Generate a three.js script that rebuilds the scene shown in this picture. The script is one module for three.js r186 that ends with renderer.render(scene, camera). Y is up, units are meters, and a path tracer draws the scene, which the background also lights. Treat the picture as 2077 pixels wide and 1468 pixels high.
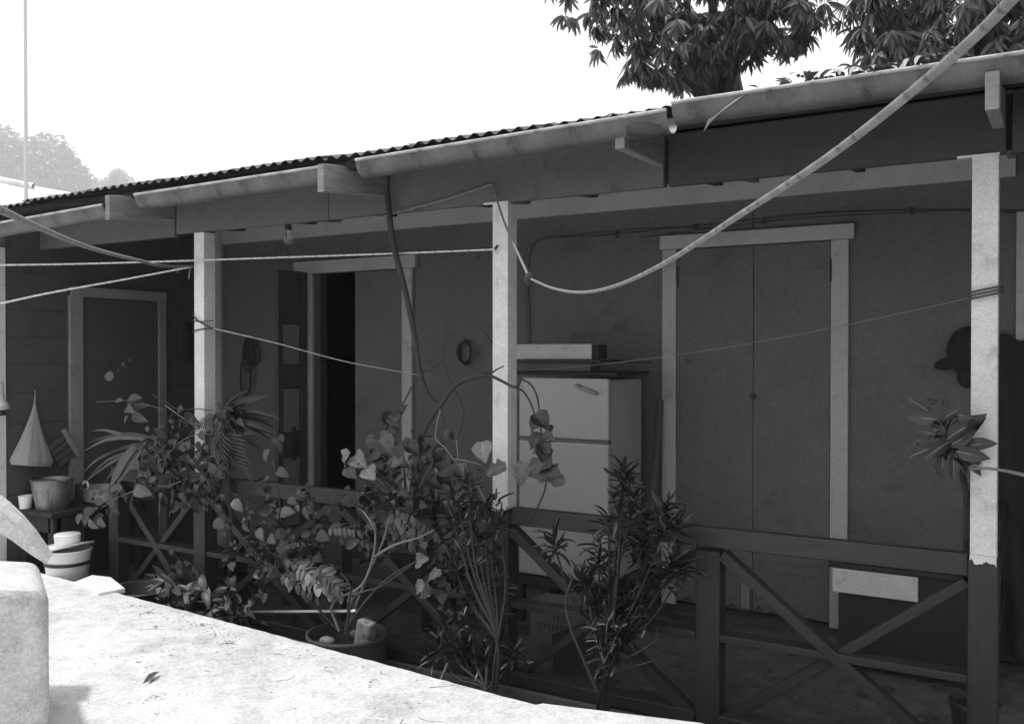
import * as THREE from 'three';
import { RoundedBoxGeometry } from 'three/addons/geometries/RoundedBoxGeometry.js';
import { mergeGeometries, mergeVertices } from 'three/addons/utils/BufferGeometryUtils.js';

// ---------- camera, sky, sun, exposure ----------
const scene = new THREE.Scene();
const camera = new THREE.PerspectiveCamera(43.58, 1024 / 723, 0.05, 2000);
camera.position.set(0.2355, 1.55, 3.7487);
camera.rotation.order = 'YXZ';
camera.rotation.set(-0.0105, 0.5329, 0.0007);
const renderer = new THREE.WebGLRenderer({ antialias: true });
renderer.toneMapping = THREE.LinearToneMapping;
renderer.toneMappingExposure = 1.5;
renderer.shadowMap.enabled = true;

const SUN = new THREE.Vector3(-0.3, 1, 0.13).normalize();
{
  const w = 128, h = 64, data = new Float32Array(w * h * 4), d = new THREE.Vector3();
  for (let j = 0; j < h; j++) for (let i = 0; i < w; i++) {
    const th = (j + 0.5) / h * Math.PI - Math.PI / 2, ph = ((i + 0.5) / w - 0.5) * 2 * Math.PI;
    d.set(Math.cos(th) * Math.cos(ph), Math.sin(th), Math.cos(th) * Math.sin(ph));
    const g = 1.06 + 0.25 * Math.pow(Math.max(0, d.dot(SUN)), 6);
    const k = (j * w + i) * 4;
    data[k] = data[k + 1] = data[k + 2] = g; data[k + 3] = 1;
  }
  const sky = new THREE.DataTexture(data, w, h, THREE.RGBAFormat, THREE.FloatType);
  sky.mapping = THREE.EquirectangularReflectionMapping;
  sky.magFilter = sky.minFilter = THREE.LinearFilter; sky.needsUpdate = true;
  scene.background = sky; scene.environment = sky;
}
const sun = new THREE.DirectionalLight(new THREE.Color(1, 1, 1), 2.6);
sun.position.copy(SUN).multiplyScalar(30); sun.castShadow = true;
sun.shadow.camera.left = sun.shadow.camera.bottom = -14; sun.shadow.camera.right = sun.shadow.camera.top = 14; sun.shadow.camera.far = 80;
sun.shadow.mapSize.set(4096, 4096); sun.shadow.radius = 7;
scene.add(sun, sun.target);

// ---------- helpers ----------
let seed = 20921030;
const rnd = () => { seed |= 0; seed = seed + 0x6D2B79F5 | 0; let t = Math.imul(seed ^ seed >>> 15, 1 | seed); t = t + Math.imul(t ^ t >>> 7, 61 | t) ^ t; return ((t ^ t >>> 14) >>> 0) / 4294967296; };
const rr = (a, b) => a + (b - a) * rnd();
const v3 = (a) => Array.isArray(a) ? new THREE.Vector3(a[0], a[1], a[2]) : a.clone();

// tiling value noise
function lattice(n, s) { const a = new Float32Array(n * n); let q = s * 7919 + 13; for (let i = 0; i < n * n; i++) { q = (Math.imul(q, 1664525) + 1013904223) | 0; a[i] = (q >>> 8) / 16777216; } return a; }
function noise2(n, s) {
  const a = lattice(n, s);
  return (u, v) => {
    const x = ((u % 1) + 1) % 1 * n, y = ((v % 1) + 1) % 1 * n, i = Math.floor(x), j = Math.floor(y);
    let fx = x - i, fy = y - j; fx = fx * fx * (3 - 2 * fx); fy = fy * fy * (3 - 2 * fy);
    const g = (p, q) => a[(q % n) * n + (p % n)];
    return (g(i, j) * (1 - fx) + g(i + 1, j) * fx) * (1 - fy) + (g(i, j + 1) * (1 - fx) + g(i + 1, j + 1) * fx) * fy;
  };
}
function fbm(s, n0, oct) { const f = []; for (let o = 0; o < oct; o++) f.push(noise2(n0 << o, s + o * 31)); return (u, v) => { let t = 0, a = 0.5, w = 0; for (const g of f) { t += a * g(u, v); w += a; a *= 0.55; } return t / w; }; }
function tex(w, h, fn) {
  const d = new Uint8Array(w * h * 4);
  for (let j = 0; j < h; j++) for (let i = 0; i < w; i++) { const g = Math.max(0, Math.min(255, fn(i / w, j / h) * 255)), k = (j * w + i) * 4; d[k] = d[k + 1] = d[k + 2] = g; d[k + 3] = 255; }
  const t = new THREE.DataTexture(d, w, h); t.wrapS = t.wrapT = THREE.RepeatWrapping; t.magFilter = THREE.LinearFilter; t.minFilter = THREE.LinearMipmapLinearFilter; t.generateMipmaps = true; t.needsUpdate = true; return t;
}
const clamp = (x, a = 0, b = 1) => Math.max(a, Math.min(b, x)), sst = (a, b, x) => { x = clamp((x - a) / (b - a)); return x * x * (3 - 2 * x); };
const nA = fbm(3, 4, 6), nB = fbm(11, 8, 5), nC = fbm(23, 32, 3), nD = fbm(5, 3, 4), nF = fbm(41, 256, 1);
const T = {
  paint: tex(1024, 1024, (u, v) => 0.74 + 0.26 * nA(u, v) + 0.30 * (nF(u, v) - 0.5) + 0.12 * (nC(u, v) - .5) - 0.3 * sst(0.66, 0.76, nB(u + .3, v)) * nC(v, u) + .25 * sst(.74, .8, nC(u, v + .4)) * sst(.55, .7, nB(v, u))),
  wood: tex(1024, 512, (u, v) => { const g = nB(u * 1, v * 4 + 0.02 * nA(u, v)), s = nC(u * .25, v * 3); return 0.6 + 0.4 * g + 0.35 * (s - 0.5) + 0.25 * (nA(u, v) - 0.5) + .2 * (nF(u, v) - .5); }),
  conc: tex(1024, 1024, (u, v) => {
    const a = nA(u, v), b = nB(u, v), c = nC(u, v), e = Math.abs(nD(u, v) - 0.5 + 0.06 * (b - 0.5));
    return 0.84 + 0.26 * (a - 0.5) + 0.2 * (b - 0.5) + 0.3 * (c - 0.5) + .3 * (nF(u, v) - .5) - 0.45 * sst(0.62, 0.76, b) * c - 0.3 * (1 - sst(0.0, 0.004, e)) * sst(.45, .6, a);
  }),
  dirt: tex(1024, 1024, (u, v) => 0.62 + 0.8 * (nA(u, v) - 0.5) + 0.5 * (nC(u, v) - 0.5) + .3 * (nF(u, v) - .5) - 0.3 * sst(0.62, 0.72, nB(v, u))),
  metal: tex(1024, 512, (u, v) => 0.74 + 0.3 * (nC(u * 1, v * .12) - 0.5) + 0.6 * (nA(u, v) - 0.5) + .3 * (nF(u, v) - .5) - 0.5 * sst(0.55, 0.75, nB(u, v * .4)) * nC(u, v)),
  leaf: tex(256, 256, (u, v) => { const s = Math.abs(u - .5), q = ((v - s * .55) * 8 % 1 + 1) % 1; return 0.62 + 0.5 * (nB(u, v) - 0.5) + 0.3 * (nC(u, v) - .5) + .45 * (1 - sst(.012, .045, s)) + .16 * (1 - sst(.0, .12, Math.abs(q - .5))) - .3 * sst(.68, .78, nB(v, u)); }),
  plain: tex(512, 512, (u, v) => 0.9 + .1 * (nF(u, v) - .5) + .08 * (nA(u, v) - .5) - .25 * sst(.74, .8, nB(u, v)) * nC(u, v)),
  cloth: tex(256, 256, (u, v) => 0.75 + 0.4 * (nB(u, v) - 0.5) + 0.3 * (nC(u, v) - .5)),
};
function M(a, t, rep = 1, o = {}) {           // grey paint or matter of base colour a, its grain repeating every rep metres
  const { bump = 0.002, ...own } = o, m = new (own.transmission ? THREE.MeshPhysicalMaterial : THREE.MeshStandardMaterial)({ roughness: 0.85, side: THREE.DoubleSide, ...own });
  m.color.setRGB(a, a, a);
  if (t) { const c = T[t].clone(); c.repeat.set(1 / rep, 1 / rep); c.needsUpdate = true; m.map = c; if (bump) { m.bumpMap = c; m.bumpScale = bump; } }
  return m;
}
const MT = {
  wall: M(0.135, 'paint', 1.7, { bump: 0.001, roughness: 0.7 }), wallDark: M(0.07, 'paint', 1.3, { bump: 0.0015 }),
  white: M(0.68, 'paint', 0.9, { bump: 0.0015, roughness: 0.6 }), trim: M(0.48, 'paint', 0.8, { bump: 0.0015, roughness: 0.65 }), trimGrey: M(0.25, 'paint', .7),
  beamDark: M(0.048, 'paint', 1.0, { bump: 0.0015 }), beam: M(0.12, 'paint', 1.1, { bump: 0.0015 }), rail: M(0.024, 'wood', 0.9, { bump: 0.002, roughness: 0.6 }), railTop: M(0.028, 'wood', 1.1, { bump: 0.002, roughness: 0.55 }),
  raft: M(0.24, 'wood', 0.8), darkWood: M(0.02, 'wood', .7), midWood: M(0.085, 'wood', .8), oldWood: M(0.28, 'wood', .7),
  roof: M(0.10, 'metal', 1.2, { roughness: 0.6, metalness: 0.2 }), gutter: M(0.16, 'metal', 0.8, { roughness: 0.5, metalness: 0.25, bump: 0.0008 }), gutLip: M(0.5, 'metal', .6, { roughness: .5 }),
  conc: M(0.6, 'conc', 2.3, { bump: 0.004, roughness: 0.95 }), plaster: M(0.58, 'conc', 1.6, { bump: 0.003, roughness: 0.95 }), floor: M(0.15, 'dirt', 1.9, { bump: 0.004, roughness: 0.9 }), earth: M(0.05, 'dirt', 1.3, { bump: 0.01, roughness: 1 }),
  fridge: M(0.38, 'plain', 1.4, { bump: 0.0003, roughness: 0.35 }), seal: M(0.12), steel: M(0.30, 'metal', .3, { roughness: .4, metalness: .7 }), enamel: M(0.45, 'metal', .5, { roughness: .4 }),
  black: M(0.02, null, 1, { roughness: .5 }), plastic: M(0.75, 'plain', .9, { roughness: .45, bump: 0.0005 }), paper: M(0.72, 'paint', .8), card: M(0.14, 'paint', .5), rope: M(0.3, 'metal', .12, { bump: 0.003 }), ropeThin: M(0.8, 'metal', .1), wire: M(0.03), cable: M(0.08),
  cloth: M(0.03, 'cloth', .2, { roughness: 1 }), net: M(0.5, 'wood', .08, { roughness: 1, transmission: 0.25 }), clay: M(0.3, 'paint', .3),
  stemDark: M(0.025, 'wood', .2), faint: M(.13), stem: M(0.04, 'wood', .2), stemPale: M(0.2, 'wood', .2), bark: M(0.09, 'wood', .5), tin: M(0.06, 'metal', .4, { roughness: .5 }), roofWhite: M(0.85, 'metal', 3), farWall: M(.7, 'paint', 3), brick: M(.25, 'dirt', .3),
};
const LM = (a, o = {}) => M(a, 'leaf', 1, { roughness: 0.5, bump: 0.0006, ...o });
const leafM = [LM(0.022), LM(0.033), LM(0.048), LM(0.09, { roughness: .55 })], leafDark = [LM(0.018, { roughness: .35 }), LM(0.026, { roughness: .35 }), LM(0.038, { roughness: .4 })], glossM = [LM(.018, { roughness: .3 }), LM(.026, { roughness: .25 }), LM(.036, { roughness: .3 }), LM(.1, { roughness: .35 })], leafPale = [LM(0.13), LM(0.22)];
const dryM = [LM(0.3), LM(0.4), LM(0.16)];

function uvm(g, long) {                       // uv in metres from the face directions, the grain along the longest side
  g = g.index ? g.toNonIndexed() : g; g.computeBoundingBox();
  const p = g.attributes.position, uv = new Float32Array(p.count * 2), s = g.boundingBox.getSize(new THREE.Vector3()).toArray(), ou = rr(0, 3), ov = rr(0, 3);
  const ax = long ?? s.indexOf(Math.max(...s));
  const a = new THREE.Vector3(), b = new THREE.Vector3(), c = new THREE.Vector3();
  for (let i = 0; i < p.count; i += 3) {
    a.fromBufferAttribute(p, i); b.fromBufferAttribute(p, i + 1).sub(a); c.fromBufferAttribute(p, i + 2).sub(a); b.cross(c);
    const n = [Math.abs(b.x), Math.abs(b.y), Math.abs(b.z)], k = n.indexOf(Math.max(...n)); let r = [0, 1, 2].filter((t) => t !== k); if (r[1] === ax) r = [r[1], r[0]];
    for (let j = 0; j < 3; j++) { const q = [p.getX(i + j), p.getY(i + j), p.getZ(i + j)]; uv[(i + j) * 2] = q[r[0]] + ou; uv[(i + j) * 2 + 1] = q[r[1]] + ov; }
  }
  g.setAttribute('uv', new THREE.BufferAttribute(uv, 2)); return g;
}
function bx(x0, x1, y0, y1, z0, z1, r = 0.004, long) {      // a box with softened edges
  const w = Math.abs(x1 - x0), h = Math.abs(y1 - y0), d = Math.abs(z1 - z0); r = Math.min(r, w * .3, h * .3, d * .3);
  const g = r > 0.0008 ? new RoundedBoxGeometry(w, h, d, 1, r) : new THREE.BoxGeometry(w, h, d);
  const q = uvm(g, long); q.translate((x0 + x1) / 2, (y0 + y1) / 2, (z0 + z1) / 2); return q;
}
function bar(a, b, w, d, r = 0.003, hint = [0, 0, 1]) {     // a squared timber from a to b; d measured along hint
  a = v3(a); b = v3(b); const y = b.clone().sub(a), L = y.length(); y.normalize();
  const z = v3(hint); z.addScaledVector(y, -z.dot(y)).normalize(); const x = y.clone().cross(z);
  const g = bx(-w / 2, w / 2, 0, L, -d / 2, d / 2, r);
  return g.applyMatrix4(new THREE.Matrix4().makeBasis(x, y, z).setPosition(a));
}
function tube(pts, r0, r1 = r0, seg = 0, rad = 7) {         // a round stem or cord through pts, tapering
  const c = new THREE.CatmullRomCurve3(pts.map(v3), false, 'centripetal'); seg = seg || Math.max(6, pts.length * 6);
  const g = new THREE.TubeGeometry(c, seg, 1, rad, false), p = g.attributes.position, L = c.getLength(), uv = g.attributes.uv;
  for (let i = 0; i <= seg; i++) { const t = i / seg, q = c.getPointAt(t), r = r0 + (r1 - r0) * t; for (let j = 0; j <= rad; j++) { const k = i * (rad + 1) + j; p.setXYZ(k, q.x + (p.getX(k) - q.x) * r, q.y + (p.getY(k) - q.y) * r, q.z + (p.getZ(k) - q.z) * r); uv.setXY(k, t * L, j / rad * 6.28 * r0); } }
  return g;
}
function lathe(pr, n = 28) { const g = new THREE.LatheGeometry(pr.map((q) => new THREE.Vector2(q[0], q[1])), n); const uv = g.attributes.uv, r = Math.max(...pr.map((q) => q[0])); for (let i = 0; i < uv.count; i++) uv.setXY(i, uv.getX(i) * 6.28 * r, uv.getY(i) * .5); return g; }
const used = {};
function numbered(n) { const k = used[n] = (used[n] ?? -1) + 1; return k ? n + '_' + String(k).padStart(3, '0') : n; }
function thing(name, label, category, pos = [0, 0, 0], group) { const o = new THREE.Group(); o.name = numbered(name); o.position.set(...pos); o.userData = { label, category }; if (group) o.userData.group = group; scene.add(o); return o; }
function merge(gs) { if (!Array.isArray(gs)) return gs; const l = gs.map((g) => { g = g.index ? g.toNonIndexed() : g; for (const k of Object.keys(g.attributes)) if (!['position', 'normal', 'uv'].includes(k)) g.deleteAttribute(k); return g; }); return mergeGeometries(l); }
function obj(name, gs, m, parent, label) { const o = new THREE.Mesh(merge(gs), m); o.name = parent === scene ? numbered(name) : name; o.castShadow = o.receiveShadow = true; if (label) o.userData.label = label; parent.add(o); return o; }
function solo(name, gs, m, label, category, group) { const o = obj(name, gs, m, scene); o.userData = { label, category }; if (group) o.userData.group = group; return o; }
function struct(name, gs, m) { const o = obj(name, gs, m, scene); o.userData.kind = 'structure'; return o; }

// leaf blade: grows along +y from the origin, upper side +z
function blade(W, prof, o = {}) {
  const { n = 6, fold = 0.18, bend = 0.3, twist = 0, wave = 0, m = 2 } = o, pos = [], uv = [], idx = []; let y = 0, z = 0;
  for (let i = 0; i <= n; i++) {
    const t = i / n, w = Math.max(prof(t), 0.004) * W / 2, an = -bend * t, tw = twist * t;
    if (i) { y += Math.cos(an) / n; z += Math.sin(an) / n; }
    for (let j = -m; j <= m; j++) { const s = j / m, lx = s * w, lz = Math.abs(s) * w * fold * 2 + wave * Math.sin(t * 17 + s * 3) * W * .1 * Math.abs(s); pos.push(lx * Math.cos(tw) - lz * Math.sin(tw), y - lz * Math.sin(an), z + lz * Math.cos(an) * Math.cos(tw) + lx * Math.sin(tw)); uv.push(s * .5 + .5, t); }
  }
  const c = 2 * m + 1; for (let i = 0; i < n; i++) for (let j = 0; j < c - 1; j++) { const a = i * c + j; idx.push(a, a + 1, a + c, a + 1, a + c + 1, a + c); }
  const g = new THREE.BufferGeometry(); g.setAttribute('position', new THREE.Float32BufferAttribute(pos, 3)); g.setAttribute('uv', new THREE.Float32BufferAttribute(uv, 2)); g.setIndex(idx); g.computeVertexNormals(); return g;
}
const P = {
  heart: (t) => t < 0.25 ? 0.55 + 0.45 * Math.sin(t / 0.25 * 1.57) : Math.pow(Math.cos((t - 0.25) / 0.75 * 1.57), 1.25), ovate: (t) => Math.pow(Math.sin(Math.PI * Math.pow(t, 0.75)), 0.85), lance: (t) => Math.pow(Math.sin(Math.PI * Math.pow(t * .98 + .02, 0.8)), 0.8),
  blunt: (t) => t < .2 ? .3 + t * 3 : .9 + .1 * Math.sin(t * 6) - Math.pow(t, 14) * .6, finger: (t) => t < .15 ? .35 + t * 3 : 0.8 + 0.2 * Math.sin(t * 3) - Math.pow(t, 9) * 0.75, strap: (t) => (0.75 + .25 * Math.sin(t * 3.1)) * (1 - Math.pow(t, 5) * .95), lobed: (t) => (t < 0.2 ? 0.5 + t * 2.5 : Math.pow(Math.cos((t - 0.2) / 0.8 * 1.5), 0.7)) * (0.85 + 0.15 * Math.cos(t * 22)),
};
const many = (n, f) => Array.from({ length: n }, (_, i) => f(i));
const G = {
  heart: many(4, (i) => blade(0.9, P.heart, { n: 8, fold: 0.12 + .06 * i, bend: 0.4 + .2 * i, wave: .6 })), lobed: many(2, (i) => blade(0.8, P.lobed, { n: 12, fold: .08, bend: .5, wave: 1 })), ovate: many(4, (i) => blade(0.5, P.ovate, { n: 6, fold: 0.2, bend: 0.3 + .3 * i, wave: .4 })),
  lance: many(4, (i) => blade(0.24, P.lance, { n: 6, fold: 0.2, bend: 0.2 + .3 * i, twist: .3 * (i - 1.5) })), mango: many(3, (i) => blade(0.2, P.lance, { n: 4, m: 1, fold: 0.25, bend: 0.5 + .3 * i, twist: .3 * (i - 1) })),
  finger: many(4, (i) => blade(0.2, P.blunt, { n: 5, m: 1, fold: 0.35, bend: -0.5 + .45 * i, twist: .9 * (i - 1.5) })), strap: many(4, (i) => blade(0.06, P.strap, { n: 10, m: 1, fold: .3, bend: 0.7 + .45 * i })), croton: many(3, (i) => blade(0.36, P.ovate, { n: 7, fold: .22, bend: .35 + .25 * i, wave: .5 })),
};
// leaflets on a stalk, growing along +y
G.fern = many(5, (k) => { const l = []; const n = 7; for (let i = 0; i < n; i++) for (const s of [-1, 1]) { const t = (i + 0.7) / n, g = blade(rr(.45, .62), (q) => P.blunt(q), { n: 3, m: 1, fold: rr(-.1, .2), bend: rr(.1, .9) }), js = rr(.8, 1.15); g.scale(.3 * js * (1.05 - .35 * Math.abs(t - .5)), .3 * js * (1.05 - .35 * Math.abs(t - .5)), .3 * js); g.rotateY(rr(-.5, .5)); g.rotateZ(-s * (1.2 - .3 * t + rr(-.2, .2))); g.rotateY(s * .15); g.translate(0, t, -.25 * t * t * (k + 1) * .4); l.push(g); } l.push(tube([[0, 0, 0], [0, .5, -.03 * (k + 1)], [0, 1, -.1 * (k + 1)]], .012, .006, 6, 4)); return merge(l); });
G.palm = many(2, (k) => { const l = []; const n = 12; for (let i = 0; i < n; i++) for (const s of [-1, 1]) { const t = .15 + .85 * (i + 0.5) / n, g = blade(0.1, P.strap, { n: 4, m: 1, fold: .2, bend: .5 }); const sc = .42 * (1.1 - .5 * t); g.scale(sc, sc, sc); g.rotateZ(-s * (1.15 - .5 * t)); g.translate(0, t, -.3 * t * t); l.push(g); } l.push(tube([[0, 0, 0], [0, .5, -.075], [0, 1, -.3]], .014, .004, 6, 4)); return merge(l); });
const pick = (l) => l[Math.floor(rnd() * l.length) % l.length];
const UP = new THREE.Vector3(0, 1, 0), TOCAM = new THREE.Vector3(.25, .75, 1).normalize();
const spill = new Map();
function put(parent, geo, m, a, dir, L, nrm = UP, name = 'leaf', wide = 1) {       // a blade of length L at a, along dir
  const y = v3(dir).normalize(), z = v3(nrm); z.addScaledVector(y, -z.dot(y)); if (z.lengthSq() < 1e-5) z.set(y.y, y.z, y.x); z.normalize(); const x = y.clone().cross(z);
  const o = new THREE.Mesh(geo, m); o.name = name; o.castShadow = o.receiveShadow = true;
  o.matrix.makeBasis(x.multiplyScalar(L * wide), y.multiplyScalar(L), z.multiplyScalar(L)).setPosition(v3(a)); o.matrix.decompose(o.position, o.quaternion, o.scale);
  if (parent !== scene && parent.children.length > 285) { if (!spill.has(parent)) spill.set(parent, []); spill.get(parent).push(o); return o; }
  parent.add(o); return o;
}
function lf(parent, gs, ms, a, b, nrm, wide) {        // a blade from a to b with a little chance in its lie
  a = v3(a); b = v3(b); const j = rr(-.03, .03); a.z += j; b.z += j + rr(-.015, .03); const d = b.clone().sub(a), n = v3(nrm ?? TOCAM); n.x += rr(-.5, .5); n.y += rr(-.3, .3); n.z += rr(-.3, .2);
  return put(parent, pick(gs), pick(ms), a, d, d.length(), n, 'leaf', wide);
}
function whorl(parent, gs, ms, c, n, L0, L1, axis = UP, up0 = -0.2, up1 = 1.2, wide = 1) {   // leaves round a shoot tip
  const ax = v3(axis).normalize(), e1 = new THREE.Vector3(ax.y, ax.z, ax.x).cross(ax).normalize(), e2 = ax.clone().cross(e1); c = v3(c);
  for (let i = 0; i < n; i++) { const t = i / n, ph = i * 2.4 + rr(-.3, .3), el = up0 + (up1 - up0) * t + rr(-.15, .15); const d = e1.clone().multiplyScalar(Math.cos(ph)).addScaledVector(e2, Math.sin(ph)).multiplyScalar(Math.cos(el)).addScaledVector(ax, Math.sin(el)); put(parent, pick(gs), pick(ms), c.clone().addScaledVector(ax, (t - .6) * L0 * .9).addScaledVector(d, .008), d, rr(L0, L1), ax.clone().addScaledVector(d, -.2), 'leaf', wide); }
}

// ---------- ground, yard, veranda floor ----------
struct('ground', [uvm(new THREE.PlaneGeometry(900, 900).rotateX(-Math.PI / 2).translate(0, -0.3, 0))], MT.earth);
{
  // raised yard paving; its far edge runs a little askew to the house, worn and uneven
  const s = new THREE.Shape(), E0 = [-6.203,0.15,0.249], E1 = [-5.162,0.15,0.331], E2 = [-3.275,0.15,0.465], E3 = [-1.571,0.15,0.599];
  const edge = [[-14, .15, E1[2] - (E3[2] - E1[2]) / (E3[0] - E1[0]) * (E1[0] + 14)], E1, E2, E3, [4, .15, E3[2] + (E3[2] - E2[2]) / (E3[0] - E2[0]) * (4 - E3[0])]];
  s.moveTo(-14, -12); s.lineTo(4, -12);
  for (let k = 3; k >= 0; k--) { const a = edge[k + 1], b = edge[k], n = Math.ceil(Math.abs(a[0] - b[0]) / .05); for (let i = k === 3 ? 0 : 1; i <= n; i++) { const t = i / n; s.lineTo(a[0] + (b[0] - a[0]) * t, -(a[2] + (b[2] - a[2]) * t + rr(-.004, .004))); } }
  s.closePath();
  const g = new THREE.ExtrudeGeometry(s, { depth: .45, bevelEnabled: true, bevelSize: .012, bevelThickness: .012, bevelSegments: 2, bevelOffset: -.012 });
  g.rotateX(-Math.PI / 2); g.translate(0, .15 - .462, 0);
  struct('yard_paving', [uvm(g)], MT.conc);
}
struct('veranda_floor', [bx(-5.8, 2.6, -.31, -.06, -1.62, .02, .01)], MT.floor);
struct('drain_channel', [bx(-7, 2.6, -.31, -.26, .03, 1.2, .01)], MT.earth);
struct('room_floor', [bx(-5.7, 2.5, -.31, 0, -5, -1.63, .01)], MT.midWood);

// ---------- the house ----------
const house = thing('veranda_house', 'long single storey timber house with open veranda, corrugated roof and white posts', 'house');
const WZ = -1.575;
obj('wall', [bx(-5.8, -4.70, .02, 2.9, WZ - .08, WZ, .002), bx(-3.84, -1.255, .02, 2.9, WZ - .08, WZ, .002), bx(-1.251, 2.5, .02, 2.9, WZ - .08, WZ, .002), bx(-4.70, -3.84, 2.165, 2.9, WZ - .08, WZ, .002)], MT.wall, house);
{ const gable = (x0, x1, zf) => { const s = new THREE.Shape(); s.moveTo(-zf, -.3); s.lineTo(-zf, 2.49 + (.355 - zf) * .235); s.lineTo(3.3, 3.34); s.lineTo(5.1, 3.0); s.lineTo(5.1, -.3); s.closePath(); return uvm(new THREE.ExtrudeGeometry(s, { depth: x1 - x0, bevelEnabled: false }).rotateY(Math.PI / 2).translate(x0, 0, 0)); };
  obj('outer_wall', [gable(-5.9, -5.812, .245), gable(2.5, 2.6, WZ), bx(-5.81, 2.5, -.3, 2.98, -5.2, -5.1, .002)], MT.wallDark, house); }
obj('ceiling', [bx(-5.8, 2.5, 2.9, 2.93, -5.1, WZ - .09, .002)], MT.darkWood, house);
obj('wall_plate', [bx(-5.72, .1, 2.452, 2.66, WZ + .002, WZ + .03)], MT.trim, house);
obj('skirting', [bx(-3.7, -1.83, .0, .08, WZ + .002, WZ + .02), bx(-.7, 2.4, .0, .08, WZ + .002, WZ + .02)], MT.wallDark, house);
obj('corner_trim', [bx(-5.798, -5.725, 0, 2.66, WZ + .002, WZ + .034)], MT.trim, house);
obj('corner_trim', [bx(.104, .19, 1.45, 2.27, WZ + .002, WZ + .034)], MT.trim, house);
// boarded end wall with its closed door
{
  const ys = [-.05, .28, .58, .82, 1.062, 1.27, 1.471, 1.65, 1.836, 2.088, 2.39, 2.475];
  for (let i = 0; i + 1 < ys.length; i++) obj('board', bx(-5.81, -5.788 - rr(0, .001), ys[i] + .0006, ys[i + 1] - .0006, -1.56, .245, .0025, 2), MT.wallDark, house);
  const d = obj('door', bx(-5.8, -5.772, .0, 1.945, -.972, -.308, .003), MT.wallDark, house, 'plain dark door of the end wall with pale round spots');
  for (const [y, z, r] of [[1.372, -.53, .038], [1.46, -.645, .018], [1.49, -.7, .011], [1.43, -.665, .008], [1.415, -.6, .01]]) { const n = 14, g = new THREE.CircleGeometry(1, n), p = g.attributes.position; for (let i = 1; i < p.count; i++) { const k = rr(.8, 1.12); p.setXY(i, p.getX(i) * k, p.getY(i) * k); } g.scale(r, r, 1).rotateY(Math.PI / 2).translate(-5.77, y, z); obj('pale_spot', g, r > .03 ? MT.trim : MT.trimGrey, d); }  // pale irregular discs set on the door face
  obj('door_frame', [bx(-5.79, -5.757, .0, 2.02, -.312, -.21), bx(-5.79, -5.757, .0, 2.02, -1.03, -.96), bx(-5.79, -5.754, 1.95, 2.022, -1.03, -.21)], MT.trimGrey, house);
  obj('corner_post', [bx(-5.86, -5.775, -.1, 2.25, .245, .33)], MT.white, house);
}
// closed double door
{
  const leaf = (x0, x1) => { const s = new THREE.Shape(); s.moveTo(x0, 2.178); s.lineTo(x1, 2.178); s.lineTo(x1, .03); const n = 12; for (let i = 1; i < n; i++) s.lineTo(x1 + (x0 - x1) * i / n, .03 + (rnd() < .35 ? rr(.01, .035) : rr(-.012, .008))); s.lineTo(x0, .02); s.closePath(); const g = new THREE.ExtrudeGeometry(s, { depth: .018, bevelEnabled: true, bevelSize: .002, bevelThickness: .002, bevelSegments: 1, bevelOffset: -.002 }); g.translate(0, 0, WZ + .003); return uvm(g, 1); };
  for (const [x0, x1, hx] of [[-1.716, -1.2455, -1.712], [-1.2425, -.810, -.806]]) {
    const d = obj('door_leaf', leaf(x0, x1), MT.wall, house);
    obj('hinge', [bx(hx - .006, hx + .008, 1.95, 2.08, WZ + .02, WZ + .03, .002)], MT.black, d);
    obj('hinge', [bx(hx - .006, hx + .008, .34, .46, WZ + .02, WZ + .03, .002)], MT.wallDark, d);
    for (let k = 0; k < 3; k++) obj('board_joint', bx(x0 + .03, x1 - .03, [.27, .33, 2.03][k], [.273, .332, 2.032][k], WZ + .0195, WZ + .0232, 0), MT.wallDark, d);
  }
  obj('latch', [bx(-1.262, -1.226, 1.28, 1.31, WZ + .022, WZ + .04, .002)], MT.wallDark, house);
  obj('batten', [bx(-1.31, -1.255, .04, .19, WZ + .024, WZ + .04)], MT.trimGrey, house);
  obj('door_frame', [bx(-1.81, -1.72, 0, 2.183, WZ + .002, WZ + .028)], MT.trim, house);
  obj('door_frame', [bx(-.807, -.712, 0, 2.183, WZ + .002, WZ + .03)], MT.trim, house);
  obj('door_frame', [bx(-1.825, -.683, 2.185, 2.27, WZ + .002, WZ + .036)], MT.trim, house);
}
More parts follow.
